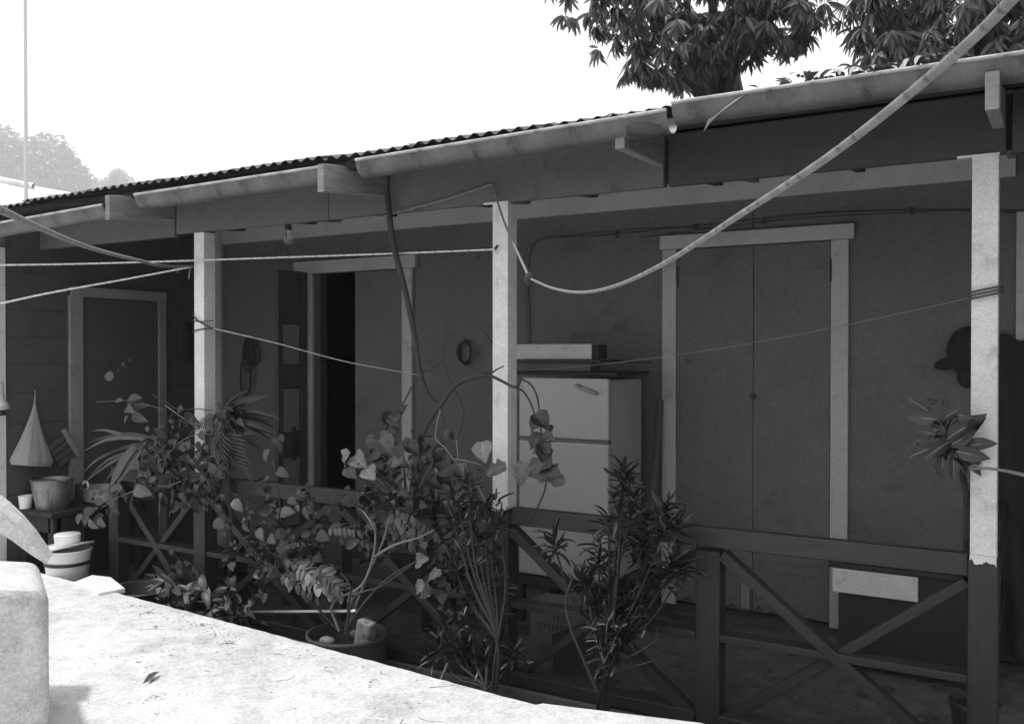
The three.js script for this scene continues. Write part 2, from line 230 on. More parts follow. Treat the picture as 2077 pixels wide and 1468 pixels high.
// half open door with a panelled leaf swung out
{
  obj('door_frame', [bx(-3.826, -3.735, 0, 2.163, WZ + .002, WZ + .03)], MT.trim, house);
  obj('door_frame', [bx(-4.89, -3.70, 2.165, 2.262, WZ + .002, WZ + .036)], MT.trim, house);
  obj('door_frame', [bx(-4.70, -4.645, 0, 2.163, WZ - .08, WZ - .001)], MT.wallDark, house);
  obj('door_frame', [bx(-4.79, -4.702, 0, 2.163, WZ + .002, WZ + .028)], MT.trim, house);
  obj('door_leaf', [bx(-4.288, -3.83, .01, 2.16, WZ - .03, WZ + .006)], MT.wall, house);
  const x0 = -4.775, x1 = -4.745, z0 = WZ + .03, z1 = -1.225;
  const d = obj('door_leaf', [bx(x0, x0 + .012, .03, 2.175, z0, z1, .002), bx(x0 + .012, x1, .03, 2.175, z1 - .05, z1), bx(x0 + .012, x1, .03, 2.175, z0, z0 + .07), bx(x0 + .012, x1, 1.78, 2.175, z0 + .07, z1 - .05), bx(x0 + .012, x1, 1.29, 1.44, z0 + .07, z1 - .05), bx(x0 + .012, x1, .76, .92, z0 + .07, z1 - .05), bx(x0 + .012, x1, .03, .2, z0 + .07, z1 - .05)], MT.midWood, house, 'dark panelled door leaf swung open');
  for (const [a, b] of [[1.46, 1.76], [.94, 1.27], [.22, .74]]) obj('panel', bx(x0 + .012, x1 - .008, a, b, z0 + .085, z1 - .065, .004), MT.trimGrey, d);
  obj('handle', [bx(x1, x1 + .03, .72, .98, z0 + .16, z0 + .18, .003)], MT.black, d);
}
// posts: white above the rail, dark below
for (const [x, dz, lean] of [[-4.216, 0, 0], [-2.087, 0, 0], [-.002, .0, -.004], [2.1, 0, 0]]) {
  const p = obj('post', bx(x, x + .088, .79, 2.274, -.088, 0, .004), MT.white, house);
  obj('post_base', bx(x - .006, x + .094, -.06, .789, -.094, .006, .005), MT.rail, p, 'dark painted foot of the post');
  { const s = new THREE.Shape(), w = .088; s.moveTo(0, .012); s.lineTo(w, .012); for (let i = 0; i <= 11; i++) s.lineTo(w - w * i / 11, -rr(.002, x > -1 ? .03 : .012) * (x > -1 ? 1 - i * .02 : 1)); s.closePath(); obj('paint_edge', new THREE.ExtrudeGeometry(s, { depth: .0015, bevelEnabled: false }).translate(x, .79, .0062), MT.white, p); }
  if (x > -3 && x < 1) obj('peeling_paint', [bx(x - .05, x + .09, 2.272, 2.28, -.02, .006, .001)], MT.white, p);
}
// rafters, eaves beam, gutters, roof
const rafters = [[-5.9, .31, 2.315], [-4.396, .445, 2.31], [-2.741, .475, 2.318], [-1.21, .42, 2.362], [.105, .46, 2.33], [1.7, .42, 2.34]];
for (const [x, ze, yb] of rafters) {
  const s = new THREE.Shape(); s.moveTo(-ze, yb); s.lineTo(-ze, 2.452); s.lineTo(1.56, 2.66); s.lineTo(1.56, 2.545); s.lineTo(0, 2.368); s.closePath();
  const g = new THREE.ExtrudeGeometry(s, { depth: .036, bevelEnabled: true, bevelSize: .003, bevelThickness: .003, bevelSegments: 1, bevelOffset: -.003 }); g.rotateY(Math.PI / 2).translate(x - .039, 0, 0); obj('rafter', uvm(g, 2), MT.raft, house);
}
for (const x of [-5.42, -4.64, -3.86, -3.01, -2.24, -1.42, -.62]) obj('ceiling_joist', bar([x - .03, 2.47, -.14], [x - .03, 2.60, -1.54], .05, .11, .003, [0, 1, 0]), MT.darkWood, house);
{
  const cut = [-6.4, -5.9, -4.396, -3.142, -2.741, -1.21, .105, 1.7, 2.5];
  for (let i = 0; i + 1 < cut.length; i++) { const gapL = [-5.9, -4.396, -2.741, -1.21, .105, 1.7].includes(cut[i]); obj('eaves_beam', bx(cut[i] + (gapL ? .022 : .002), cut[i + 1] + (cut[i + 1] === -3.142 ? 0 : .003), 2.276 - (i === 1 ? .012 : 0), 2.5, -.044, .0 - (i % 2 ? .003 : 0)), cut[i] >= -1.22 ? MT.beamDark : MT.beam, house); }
  obj('beam_backing', [bx(-6.4, 2.5, 2.3, 2.5, -.088, -.046, .002)], MT.darkWood, house);
  obj('purlin', [bx(-6.5, 2.6, 2.455, 2.495, .22, .3), bx(-6.5, 2.6, 2.56, 2.6, -.75, -.67)], MT.darkWood, house);
}
const gut = [[-6.6, -4.438, 2.335, 2.398], [-4.16, -2.762, 2.43, 2.443], [-2.56, -1.02, 2.452, 2.478], [-1.0, 2.5, 2.503, 2.492]];
gut.forEach(([x0, x1, y0, y1], gi) => {
  const n = Math.max(8, Math.round((x1 - x0) * 14)), m = 12, pos = [], uv = [], idx = [], pos2 = [];
  for (let i = 0; i <= n; i++) { const x = x0 + (x1 - x0) * i / n, yl = y0 + (y1 - y0) * i / n + .002 * Math.sin(x * 9 + gi); for (let j = 0; j <= m; j++) { const a = Math.PI * j / m, r = .062; pos.push(x, yl - r * 1.22 * Math.sin(a), .395 + r * Math.cos(a)); uv.push(x, j / m * .2); } }
  for (let i = 0; i < n; i++) for (let j = 0; j < m; j++) { const a = i * (m + 1) + j; idx.push(a, a + 1, a + m + 1, a + 1, a + m + 2, a + m + 1); }
  const g = new THREE.BufferGeometry(); g.setAttribute('position', new THREE.Float32BufferAttribute(pos, 3)); g.setAttribute('uv', new THREE.Float32BufferAttribute(uv, 2)); g.setIndex(idx); g.computeVertexNormals();
  const o = obj('gutter', g, MT.gutter, house);
  obj('gutter_rim', [tube([[x0, y0, .457], [(x0 + x1) / 2, (y0 + y1) / 2, .457], [x1, y1, .457]], .0075, .0075, 20, 8)], MT.gutLip, o);
  const cap = new THREE.CircleGeometry(.061, 16, Math.PI, Math.PI); cap.scale(1, 1.22, 1).rotateY(Math.PI / 2); obj('gutter_end', cap.clone().translate(x0 + .004, y0, .395), MT.tin, o);
});
obj('gutter_collar', [tube([[-1.19, 2.44, .42], [-1.12, 2.428, .42], [-1.06, 2.43, .4]], .035, .045, 10, 10)], MT.tin, house);
{
  const w = .608, x00 = -6.6; // lapped corrugated sheets
  for (let k = 0; k < 16; k++) {
    const x0 = x00 + k * w, nx = 9 * 10, nz = 4, pos = [], uv = [], idx = [], lift = (k % 2) * .006, yb = 2.512 + rr(-.006, .006) - (x0 < -5.0 ? .02 * (-5.0 - x0) : 0), ze = .355 + rr(-.02, .02);
    for (let i = 0; i <= nx; i++) for (let j = 0; j <= nz; j++) { const x = x0 + i / nx * (w + .08), z = ze + (-3.3 - ze) * j / nz; pos.push(x, yb + lift + .0095 * Math.cos(x / .076 * 6.2832) + (ze - z) * .235 + (j ? 0 : rr(-.001, .001)), z); uv.push(x, z); }
    for (let i = 0; i < nx; i++) for (let j = 0; j < nz; j++) { const a = i * (nz + 1) + j; idx.push(a, a + 1, a + nz + 1, a + 1, a + nz + 2, a + nz + 1); }
    const g = new THREE.BufferGeometry(); g.setAttribute('position', new THREE.Float32BufferAttribute(pos, 3)); g.setAttribute('uv', new THREE.Float32BufferAttribute(uv, 2)); g.setIndex(idx); g.computeVertexNormals(); obj('roof_sheet', g, MT.roof, house);
  }
  obj('rear_roof', [bar([-1.9, 3.39, -3.25], [-1.9, 2.95, -5.5], 9.4, .02, .002, [0, 1, 0])], MT.roof, house);
}
// ---------- railings ----------
function railing(x0, x1, label, bays, topL) {
  const t = thing('veranda_railing', label, 'railing', [0, 0, 0], 'crossed railings between the veranda posts');
  obj('top_rail', bx(topL ?? x0, x1, .715, .80, -.066, -.018, .005), MT.railTop, t);
  for (const [a, b] of bays) {
    obj('middle_rail', bx(a, b, .318, .35, -.09, -.002, .004), MT.rail, t); obj('bottom_rail', bx(a, b, -.05, .008, -.085, .012, .005), MT.rail, t);
    obj('brace', bar([a + .005, .69, -.03], [b - .005, -.03, -.03], .045, .062, .004), MT.rail, t); obj('brace', bar([b - .005, .69, -.058], [a + .005, -.03, -.058], .04, .05, .004), MT.rail, t);
  }
  return t;
}
const r1 = railing(-5.04, -4.222, 'short dark crossed railing at the left end under the drooping pot plants', [[-4.95, -4.222]]);
obj('half_post', bx(-5.046, -4.952, -.06, .70, -.09, -.004), MT.rail, r1);
const r2 = railing(-4.12, -2.093, 'dark crossed railing between the two left white posts behind the vine', [[-4.12, -3.182], [-3.05, -2.093]]);
obj('half_post', bx(-3.18, -3.052, -.06, .712, -.09, -.004), MT.rail, r2);
const r3 = railing(-1.99, -.008, 'dark crossed railing at the right between fridge and right white post', [[-1.99, -1.06], [-.95, -.008]]);
obj('half_post', bx(-1.058, -.952, -.06, .70, -.09, -.004), MT.rail, r3);
{ const t = thing('veranda_railing', 'dark railing turning back to the wall right of the right white post', 'railing', [0, 0, 0], undefined); obj('top_rail', bx(.02, .066, .715, .80, -1.55, -.1), MT.railTop, t); obj('middle_rail', bx(.02, .07, .318, .352, -1.55, -.1), MT.rail, t); obj('brace', bar([.03, .68, -.12], [.03, -.03, -1.0], .055, .03, .003, [1, 0, 0]), MT.rail, t); obj('brace', bar([.055, -.03, -.12], [.055, .68, -1.0], .055, .03, .003, [1, 0, 0]), MT.rail, t); }

// ---------- foreground masonry ----------
{
  const c = [-2.842,0.785,1.8];
  const g = new RoundedBoxGeometry(.52, 1.0, .5, 10, .05), p = g.attributes.position;
  for (let i = 0; i < p.count; i++) { const x = p.getX(i), y = p.getY(i), z = p.getZ(i); p.setXYZ(i, x + .006 * (nA(y * .8 + .2, z) - .5) * 2, y + .03 * (nA(x * .7, z * .7 + .4) - .5) * 2 - (y > 0 ? .13 * (x + .26) * (x + .26) * 2 + .02 * (x + .26) : 0), z + .01 * (nA(x, y * .7) - .5)); }
  g.computeVertexNormals(); const t = thing('plaster_pier', 'pale plastered pier with rounded top cut off by the left edge', 'pier', [c[0], 0, c[2]]); t.rotation.y = 1.08;
  obj('pier_block', uvm(g.translate(-.26, c[1] - .5, -.25)), MT.plaster, t);
  obj('crack', tube(many(10, (i) => [-.5 + i * .048, c[1] - .115 + .003 * i + rr(-.006, .006), .0065]), .0011, .0007, 30, 5), MT.trimGrey, t);
}
{
  const e = [[-3.462,0.973,1.699], [-3.393,0.914,1.659], [-3.342,0.858,1.629], [-3.298,0.799,1.604], [-3.234,0.695,1.568], [-3.289,0.735,1.6], [-3.35,0.787,1.635], [-3.461,0.866,1.7]]; const n = e.length, pos = [], idx = [];
  for (const q of e) pos.push(...q); for (const q of e) pos.push(q[0] - .14, q[1] + .004, q[2] - .12);
  for (const f of THREE.ShapeUtils.triangulateShape(e.map((q) => new THREE.Vector2(q[0], q[1])), [])) { idx.push(f[0], f[1], f[2], n + f[0], n + f[2], n + f[1]); }
  for (let i = 0; i < n; i++) { const k = (i + 1) % n; idx.push(i, k, n + k, i, n + k, n + i); }
  const g = new THREE.BufferGeometry(); g.setAttribute('position', new THREE.Float32BufferAttribute(pos, 3)); g.setIndex(idx); const cg = uvm(g); cg.computeVertexNormals(); const t = thing('sloping_coping', 'sloping pale concrete coping coming down to the plastered pier', 'coping');
  obj('coping_slab', cg, MT.plaster, t);
}
{
  const A = [-1.683,0.225,1.147], B = [-1.407,0.225,0.734], Cc = [-0.822,0.225,0.602];
  const s = new THREE.Shape(); s.moveTo(B[0], -B[2]); s.lineTo(Cc[0], -Cc[2]); s.lineTo(Cc[0] + .7, -Cc[2] - .08); s.lineTo(Cc[0] + .5, -Cc[2] - 1.4); s.lineTo(A[0] - (B[0] - A[0]) * 1.2, -A[2] - (A[2] - B[2]) * 1.2); s.closePath();
  const g = new THREE.ExtrudeGeometry(s, { depth: .1, bevelEnabled: true, bevelSize: .03, bevelThickness: .03, bevelSegments: 4, bevelOffset: -.03 }); g.rotateX(-Math.PI / 2).translate(0, .225 - .13, 0);
  solo('concrete_step', [uvm(g)], MT.plaster, 'low smooth pale concrete step at the bottom edge in front of the railing', 'step');
}

// ---------- things on the veranda ----------
{ // refrigerator on a low stand
  const x0 = -2.49, x1 = -1.90, z0 = -1.45, z1 = -.95;
  const t = thing('refrigerator', 'old white two door refrigerator against the wall behind the middle white post', 'refrigerator', [0, 0, 0]);
  obj('body', bx(x0 + .006, x1 - .002, .225, 1.395, z0, z1 - .052, .012), MT.fridge, t);
  obj('freezer_door', bx(x0, x1, 1.045, 1.402, z1 - .045, z1, .012), MT.fridge, t);
  const d = obj('door', bx(x0, x1, .225, 1.028, z1 - .045, z1, .012), MT.fridge, t);
  obj('seal', [bx(x0 + .008, x1 - .004, .24, 1.39, z1 - .053, z1 - .044, 0), bx(x0 + .004, x1 - .004, 1.029, 1.044, z1 - .03, z1 - .006, 0)], MT.seal, t);
  obj('handle', [bar([-2.105, 1.362, z1 + .014], [-1.965, 1.315, z1 + .014], .02, .018, .005), bar([-2.08, 1.354, z1 - .002], [-2.08, 1.354, z1 + .02], .02, .02, .004, [1, 0, 0])], MT.steel, t);
  obj('mains_lead', [tube([[-2.006,1.382,-1.43], [-1.999,1.23,-1.43], [-1.966,0.987,-1.43], [-1.992,0.795,-1.5], [-2.011,0.546,-1.5]], .005)], MT.wire, t);
}
{ const t = thing('fridge_stand', 'dark low stand under the white refrigerator', 'stand'); obj('stand_top', [bx(-2.52, -1.88, .165, .218, -1.46, -.93)], MT.darkWood, t); for (const x of [-2.5, -1.94]) for (const z of [-1.42, -.98]) obj('leg', bx(x, x + .05, -.06, .165, z, z + .05), MT.darkWood, t); }
{ // what is stacked on top of the refrigerator
  solo('tray_board', [bx(-2.5, -1.84, 1.418, 1.438, -1.42, -.93, .003)], MT.darkWood, 'dark thin board lying directly on the refrigerator top', 'board');
  solo('plank', [bx(-2.55, -2.02, 1.440, 1.485, -1.1, -.96, .004)], MT.midWood, 'grey plank on the dark board above the refrigerator', 'plank');
  solo('flat_sheet', [bx(-2.52, -1.80, 1.488, 1.496, -1.35, -.98, .001), bx(-2.5, -1.95, 1.498, 1.506, -1.3, -.95, .001)], MT.black, 'dark loose sheets between plank and pale box on the refrigerator', 'sheet');
  const t = thing('long_box', 'long pale box lying on top of the stack on the refrigerator', 'box'); obj('carton', [bx(-2.55, -2.03, 1.51, 1.60, -1.12, -1.0, .004)], MT.trim, t); obj('end_cap', [bx(-2.03, -1.985, 1.512, 1.598, -1.118, -1.002, .003)], MT.darkWood, t);
}
{ // carton with printed letters
  const t = thing('cardboard_box', 'dark cardboard box with printed lettering on the floor beneath the refrigerator', 'box', [-2.109,0.053,-0.62]); t.rotation.y = .05;
  obj('carton', [bx(-.11, .18, -.14, .12, -.2, 0, .004)], MT.card, t);
  const cv = document.createElement('canvas'); cv.width = 256; cv.height = 200; const x = cv.getContext('2d'); x.fillStyle = '#5c5c5c'; x.fillRect(0, 0, 256, 200); x.fillStyle = '#363636'; x.font = 'bold 44px sans-serif'; x.textAlign = 'center'; x.fillText('EER', 160, 60); x.font = 'bold 54px sans-serif'; x.fillText('SYIMKS', 128, 116); x.fillText('OC', 170, 180);
  const tx = new THREE.CanvasTexture(cv); tx.colorSpace = THREE.SRGBColorSpace; obj('print', [new THREE.PlaneGeometry(.26, .2).translate(.035, -.01, .003)], new THREE.MeshStandardMaterial({ map: tx, roughness: .9 }), t);
}
solo('dark_sheet', [bar([-1.68,-0.067,-0.12], [-1.823,0.152,-0.34], .22, .02, .003, [.2, .2, 1])], MT.black, 'dark sheet leaning inside the railing beside the lettered box', 'board');  // thin black sheet tilted beside the lettered box
solo('leaning_pole', [tube([[-1.789,0.479,-1.3], [-1.805,0.759,-1.4], [-1.807,0.992,-1.47], [-1.815,1.254,-1.53]], .026, .022, 12, 12)], MT.midWood, 'grey wooden pole leaning on the wall left of the double door', 'pole');
{ const t = thing('low_chest', 'low chest with white front board behind the right railing, its black body standing in for shade', 'chest'); obj('front_board', bx(-.685, -.288, .345, .465, -1.02, -.998), MT.white, t); obj('seat', bx(-.70, -.02, .468, .492, -1.4, -1.0), MT.black, t); obj('shade_body', [bx(-.66, -.05, .0, .466, -1.4, -1.025)], MT.black, t); for (const x of [-.65, -.1]) obj('foot', bx(x, x + .045, -.06, 0, -1.1, -1.05), MT.black, t); }  // black body stands in for the shade under and beside the front board
solo('upturned_basin', [lathe([[0, .105], [.08, .102], [.15, .07], [.175, .0], [.185, .0]]).scale(.8, .7, .8).translate(-.57, .492, -1.2)], MT.black, 'dark upturned basin on the low black chest just above the right top rail', 'basin');
{ const t = thing('wooden_bench', 'grey weathered wooden bench behind the middle railing', 'bench'); for (let k = 0; k < 3; k++) obj('seat_board', bx(-4.0, -2.75, .375, .4, -.78 + k * .105, -.68 + k * .105), MT.midWood, t); obj('apron', bx(-3.96, -2.8, .30, .372, -.5, -.478), MT.darkWood, t); for (const x of [-3.95, -2.86]) for (const z of [-.76, -.52]) obj('leg', bx(x, x + .05, -.06, .37, z, z + .05), MT.darkWood, t); }
{ const p = [-4.459,0.32,-0.45]; const t = thing('flower_pot', 'small pale flower pot standing on a block behind the left white post', 'pot', [p[0], p[1] - .06, p[2]]); obj('pot', lathe([[0, 0], [.055, 0], [.085, .15], [.09, .15], [.09, .17], [.078, .17], [.07, .12], [0, .12]]), MT.clay, t); }
{ const p = [-4.459,0.32,-0.45]; solo('pot_block', [bx(p[0] - .11, p[0] + .11, -.06, p[1] - .062, p[2] - .1, p[2] + .1)], MT.darkWood, 'dark wooden block under the small pale flower pot', 'block'); }
{ // pale rag hung over the rail
  const g = new THREE.PlaneGeometry(.13, .24, 8, 10), p = g.attributes.position; for (let i = 0; i < p.count; i++) { const y = p.getY(i); p.setX(i, p.getX(i) * (1 + (y < 0 ? -y * 2.5 : 0) * (p.getX(i) < 0 ? .2 : -1.6))); p.setZ(i, .008 * Math.sin(p.getX(i) * 60) + .003 * Math.sin(y * 30)); } g.computeVertexNormals(); g.translate(...[-4.088,0.601,-0.1]); solo('hanging_rag', [g], MT.trimGrey, 'pale rag hanging under the top rail beside the left white post', 'rag'); }
solo('pale_pipe', [tube([[-3.851,-0.006,-0.12], [-2.726,0.258,0.26]], .0075, .0075, 4, 10)], MT.paper, 'thin pale pipe lying level above the bucket of the feathery shrub', 'pipe');
{ // hat and dark clothes on the wall at the right
  const t = thing('hat', 'dark peaked hat hanging on the wall behind the right white post', 'hat', [-0.104,1.559,-1.53]); const g = new THREE.SphereGeometry(.13, 20, 12, 0, 6.2832, 0, 1.6); g.rotateX(Math.PI / 2).scale(.86, 1.0, .75); obj('crown', g, MT.cloth, t); const br = new THREE.CircleGeometry(.075, 16); br.scale(1, .45, 1).rotateY(-.3).rotateZ(.25).translate(-.1, -.065, .03); obj('peak', br, MT.cloth, t); const fl = new THREE.SphereGeometry(.07, 12, 8).scale(.7, .9, .5).translate(-.01, -.13, .03); obj('ear_flap', fl, MT.cloth, t);
  const h = new THREE.PlaneGeometry(.42, 1.62, 18, 22), p = h.attributes.position; for (let i = 0; i < p.count; i++) { const y = p.getY(i), x = p.getX(i); p.setY(i, y + (y > .7 ? .02 * Math.sin(x * 40) : 0)); p.setZ(i, .03 + .02 * Math.sin(x * 55 + y * 3) + .02 * (.5 - y)); } h.computeVertexNormals(); h.translate(.17, .82, WZ + .03); solo('hanging_coat', [h], MT.cloth, 'dark clothes hanging on the wall right of the right white post', 'clothes');
}
// ---------- the washing corner at the left ----------
{ const P0 = [-5.36,0.493,0.317]; const t = thing('work_table', 'dark old wooden table with pans against the left end wall', 'table', [0, 0, 0]); const y = P0[1], x1 = -5.36, z1 = P0[2] - .12, x0 = -5.77, z0 = z1 - .78;
  for (let k = 0; k < 3; k++) obj('top_board', bx(x0 + k * .138, x0 + .135 + k * .138, y - .035, y, z0, z1, .006), MT.darkWood, t); obj('apron', [bx(x1 - .04, x1 - .02, y - .14, y - .037, z0 + .05, z1 - .05), bx(x0 + .05, x1 - .05, y - .14, y - .037, z1 - .05, z1 - .03)], MT.darkWood, t); for (const x of [x0 + .02, x1 - .08]) for (const z of [z0 + .03, z1 - .09]) obj('leg', bx(x, x + .06, -.06, y - .036, z, z + .06), MT.darkWood, t);
  const vessel = (name, label, cat, q, pr, m, handles) => { const o = thing(name, label, cat, [q[0], y + .001, q[2]]); obj(name === 'mug' ? 'cup' : 'bowl', lathe(pr, 32), m, o); if (handles) obj('handle', handles, MT.tin, o); return o; };
  const b = [-5.582,0.53,0.132]; vessel('metal_pail', 'dented grey metal pail on the dark table', 'pail', [-5.56, 0, z1 - .14], [[0, .004], [.098, .004], [.1, .0], [.125, .13], [.129, .133], [.127, .14], [.133, .19], [.138, .193], [.136, .2], [.129, .198], [.122, .13], [.095, .012], [0, .012]], MT.steel, [tube([[-.13, .19, 0], [-.1, .21, .09], [0, .2, .14], [.1, .21, .09], [.13, .19, 0]], .004)]);
  vessel('mug', 'small white mug left of the metal pail on the dark table', 'mug', [-5.69, 0, z1 - .03], [[0, .003], [.036, .003], [.045, .09], [.04, .09], [.032, .01], [0, .01]], MT.plastic);
  vessel('cooking_pan', 'wide pale enamel pan right of the metal pail on the dark table', 'pan', [-5.5, 0, z1 - .5], [[0, .003], [.13, .003], [.145, .02], [.15, .095], [.162, .1], [.162, .106], [.145, .102], [.138, .02], [0, .012]], MT.enamel);
  const c2 = vessel('mug', 'white mug with big handle between pail and pan on the dark table', 'mug', [-5.6, 0, z1 - .38], [[0, .003], [.036, .003], [.042, .13], [.037, .13], [.032, .01], [0, .01]], MT.tin); obj('handle', [new THREE.TorusGeometry(.03, .008, 8, 16).translate(.05, .12, 0)], MT.plastic, c2);
}
{ // bag of netting
  const o = [-5.775,1.241,0.051], n = 20, m = 60, pos = [], idx = [], uv = [], H = .47; const pr = (t) => t < .08 ? .008 : .008 + .155 * Math.pow((t - .08) / .92, 1.25);
  for (let i = 0; i <= n; i++) for (let j = 0; j <= m; j++) { const t = i / n, a = j / m * 6.2832, r = pr(t) * (1 + .025 * Math.sin(a * 13 + t * 2) + .05 * Math.sin(a * 5 - t * 3)) * (t > .93 ? 1 - (t - .93) * 3 : 1); pos.push(.012 + Math.max(0, r * .55 * Math.cos(a)), -t * H - .02 * t * Math.sin(a), -r * Math.sin(a) + .03 * t); uv.push(a * .2, t); }
  for (let i = 0; i < n; i++) for (let j = 0; j < m; j++) { const a = i * (m + 1) + j; idx.push(a, a + 1, a + m + 1, a + 1, a + m + 2, a + m + 1); }
  const g = new THREE.BufferGeometry(); g.setAttribute('position', new THREE.Float32BufferAttribute(pos, 3)); g.setAttribute('uv', new THREE.Float32BufferAttribute(uv, 2)); g.setIndex(idx); g.computeVertexNormals();
  const t = thing('net_bag', 'pale pear shaped net bag hanging on the left end wall', 'bag', o); obj('net', g, MT.net, t); obj('cord', [tube([[.012, .05, 0], [.012, 0, 0], [.014, -.06, 0]], .006)], MT.rope, t);
}
{ const q = [-5.76,0.859,-0.144]; const t = thing('wall_rack', 'small tilted slatted wooden rack on the wall beside the net bag', 'rack', q); t.rotation.x = .55; for (let k = 0; k < 4; k++) obj('slat', bx(0, .02, -.09 + k * .047, -.05 + k * .047, -.085, .085), MT.midWood, t); obj('upright', bx(.021, .035, -.11, .13, -.085, -.05), MT.trimGrey, t); }
{ const q = [-5.148,0.176,0.22]; const t = thing('white_bucket', 'white plastic bucket with a dark band and a tub on its lid', 'bucket', [q[0], .0, q[2]]); t.scale.setScalar(.94); obj('bucket', lathe([[0, .003], [.115, .003], [.15, .3], [.158, .302], [.158, .315], [.145, .315], [.11, .02], [0, .012]], 40), MT.plastic, t); obj('band', lathe([[.141, .212], [.144, .235], [.149, .235], [.146, .212], [.141, .212]], 40), MT.black, t); const l = new THREE.CylinderGeometry(.17, .165, .012, 40), p = l.attributes.position; for (let i = 0; i < p.count; i++) p.setY(i, p.getY(i) + .35 * Math.pow(p.getX(i), 2) * 2 + .15 * p.getX(i)); l.computeVertexNormals(); l.translate(0, .325, 0); obj('lid', l, MT.plastic, t); obj('tub', lathe([[0, .33], [.078, .33], [.084, .408], [.08, .415], [.074, .41], [0, .405]], 32), MT.plastic, t); }
{ const q = [-5.584,1.228,0.4]; const t = thing('wall_lantern', 'pale bulging lantern bracket on the corner post at the left edge', 'lantern', q); t.scale.setScalar(.62); obj('shade', lathe([[.035, .22], [.04, .12], [.05, .04], [.085, -.02], [.1, -.05], [.09, -.07], [.05, -.085]], 24), MT.trim, t); obj('base', lathe([[.05, -.087], [.06, -.1], [.06, -.14], [0, -.145]], 24), MT.black, t); }
{ const s = new THREE.Shape(); const a = [[-4.801,0.16,0.403], [-4.862,0.16,0.243], [-4.723,0.16,0.218], [-4.426,0.16,0.339], [-4.452,0.16,0.482]]; a.forEach((q, i) => i ? s.lineTo(q[0], -q[2]) : s.moveTo(q[0], -q[2])); s.closePath(); const g = new THREE.ExtrudeGeometry(s, { depth: .02, bevelEnabled: true, bevelSize: .006, bevelThickness: .006, bevelSegments: 2 }); g.rotateX(-Math.PI / 2).translate(0, .14, 0); solo('white_board', [uvm(g)], MT.plastic, 'small white board lying at the yard edge beside the dark basin', 'board'); }
{ const q = [-4.451,0.12,0.203]; solo('dark_basin', [lathe([[0, -.22], [.13, -.22], [.19, 0], [.205, .005], [.2, .015], [.18, .0], [.125, -.2], [0, -.2]], 40).translate(q[0], .12, q[2] - .02)], MT.black, 'round black basin in the channel left of the undergrowth', 'basin'); }

// ---------- lamp, cables, ropes ----------
{ const q = [-3.977,2.352,-0.55]; const t = thing('light_bulb', 'bare clear light bulb hanging from the ceiling above the open door', 'light bulb', q); obj('socket', lathe([[0, .04], [.02, .04], [.022, -.012], [0, -.012]]), MT.black, t); const gl = new THREE.MeshPhysicalMaterial({ color: 0xffffff, roughness: .05, transmission: .9, thickness: 0, ior: 1.45 }); obj('globe', lathe([[.014, -.012], [.017, -.03], [.03, -.052], [.033, -.075], [.026, -.098], [.012, -.108], [0, -.11]]), gl, t); obj('flex', [tube([[0, .04, 0], [0, .14, 0]], .003), tube([[-.02, .1, 0], [-.022, -.1, -.01], [-.022, -.3, -.05]], .0025)], MT.wire, t); }
{ const t = thing('wall_cable', 'dark electric cables run along the wall above the double door', 'cable'); const c = [[[-2.764,1.533,-1.562], [-2.76,1.798,-1.562], [-2.772,1.997,-1.562], [-2.753,2.229,-1.562], [-2.7,2.298,-1.562], [-2.3,2.299,-1.562], [-1.827,2.311,-1.562], [-1.392,2.323,-1.562], [-1.045,2.337,-1.562], [-0.682,2.332,-1.562], [-0.391,2.317,-1.562], [-0.106,2.292,-1.562], [0.135,2.258,-1.562]], [[-2.783,1.599,-1.562], [-2.791,1.932,-1.562], [-2.799,2.198,-1.562], [-2.738,2.287,-1.562], [-2.3,2.318,-1.562], [-1.827,2.323,-1.562], [-1.513,2.299,-1.562], [-1.045,2.315,-1.562], [-0.681,2.312,-1.562], [-0.391,2.304,-1.562], [-0.106,2.302,-1.562], [0.135,2.268,-1.562]], [[-1.959,2.271,-1.564], [-1.637,2.292,-1.564], [-1.333,2.301,-1.564], [-0.908,2.341,-1.564], [-0.682,2.337,-1.564]]]; c.forEach((q, i) => obj('cable', tube(q, i ? .0022 : .0036, i ? .0022 : .0036, 60, 6), MT.cable, t)); for (const q of [[-2.121,2.3,-1.565], [-1.6,2.314,-1.565], [-1.188,2.32,-1.565], [-0.392,2.315,-1.565]]) obj('clip', bx(q[0] - .01, q[0] + .01, q[1] - .02, q[1] + .02, WZ + .002, WZ + .014, .002), MT.wire, t); }
{ const t = thing('clothes_rope', 'thick pale rope sagging from the upper right to the middle post', 'rope'); obj('rope', tube([...[[0.238,1.754,3.21], [0.215,1.754,3.143], [0.189,1.754,3.077], [0.148,1.746,3.009], [0.068,1.73,2.893], [-0.08,1.714,2.679], [-0.279,1.691,2.402], [-0.501,1.683,2.092], [-0.737,1.696,1.766], [-1.034,1.742,1.36], [-1.333,1.809,0.955]]], .0037, .004, 140, 10), MT.rope, t); obj('thin_end', tube([...[[-1.42,1.833,0.821], [-1.746,2.027,0.384], [-1.999,2.217,0.066]], [-2.079,2.366,0.012]], .0055, .005, 40, 8), MT.rope, t); obj('knot', new THREE.SphereGeometry(.022, 12, 8).scale(.8, 1.2, .8).translate(...[-1.414,1.821,0.829]), MT.stem, t); obj('tail', tube([[-2.079,2.366,0.012], [-2.363,2.313,0.016], [-2.673,2.271,0.016], [-2.941,2.228,0.02]], .006, .005, 20, 7), MT.rope, t); }
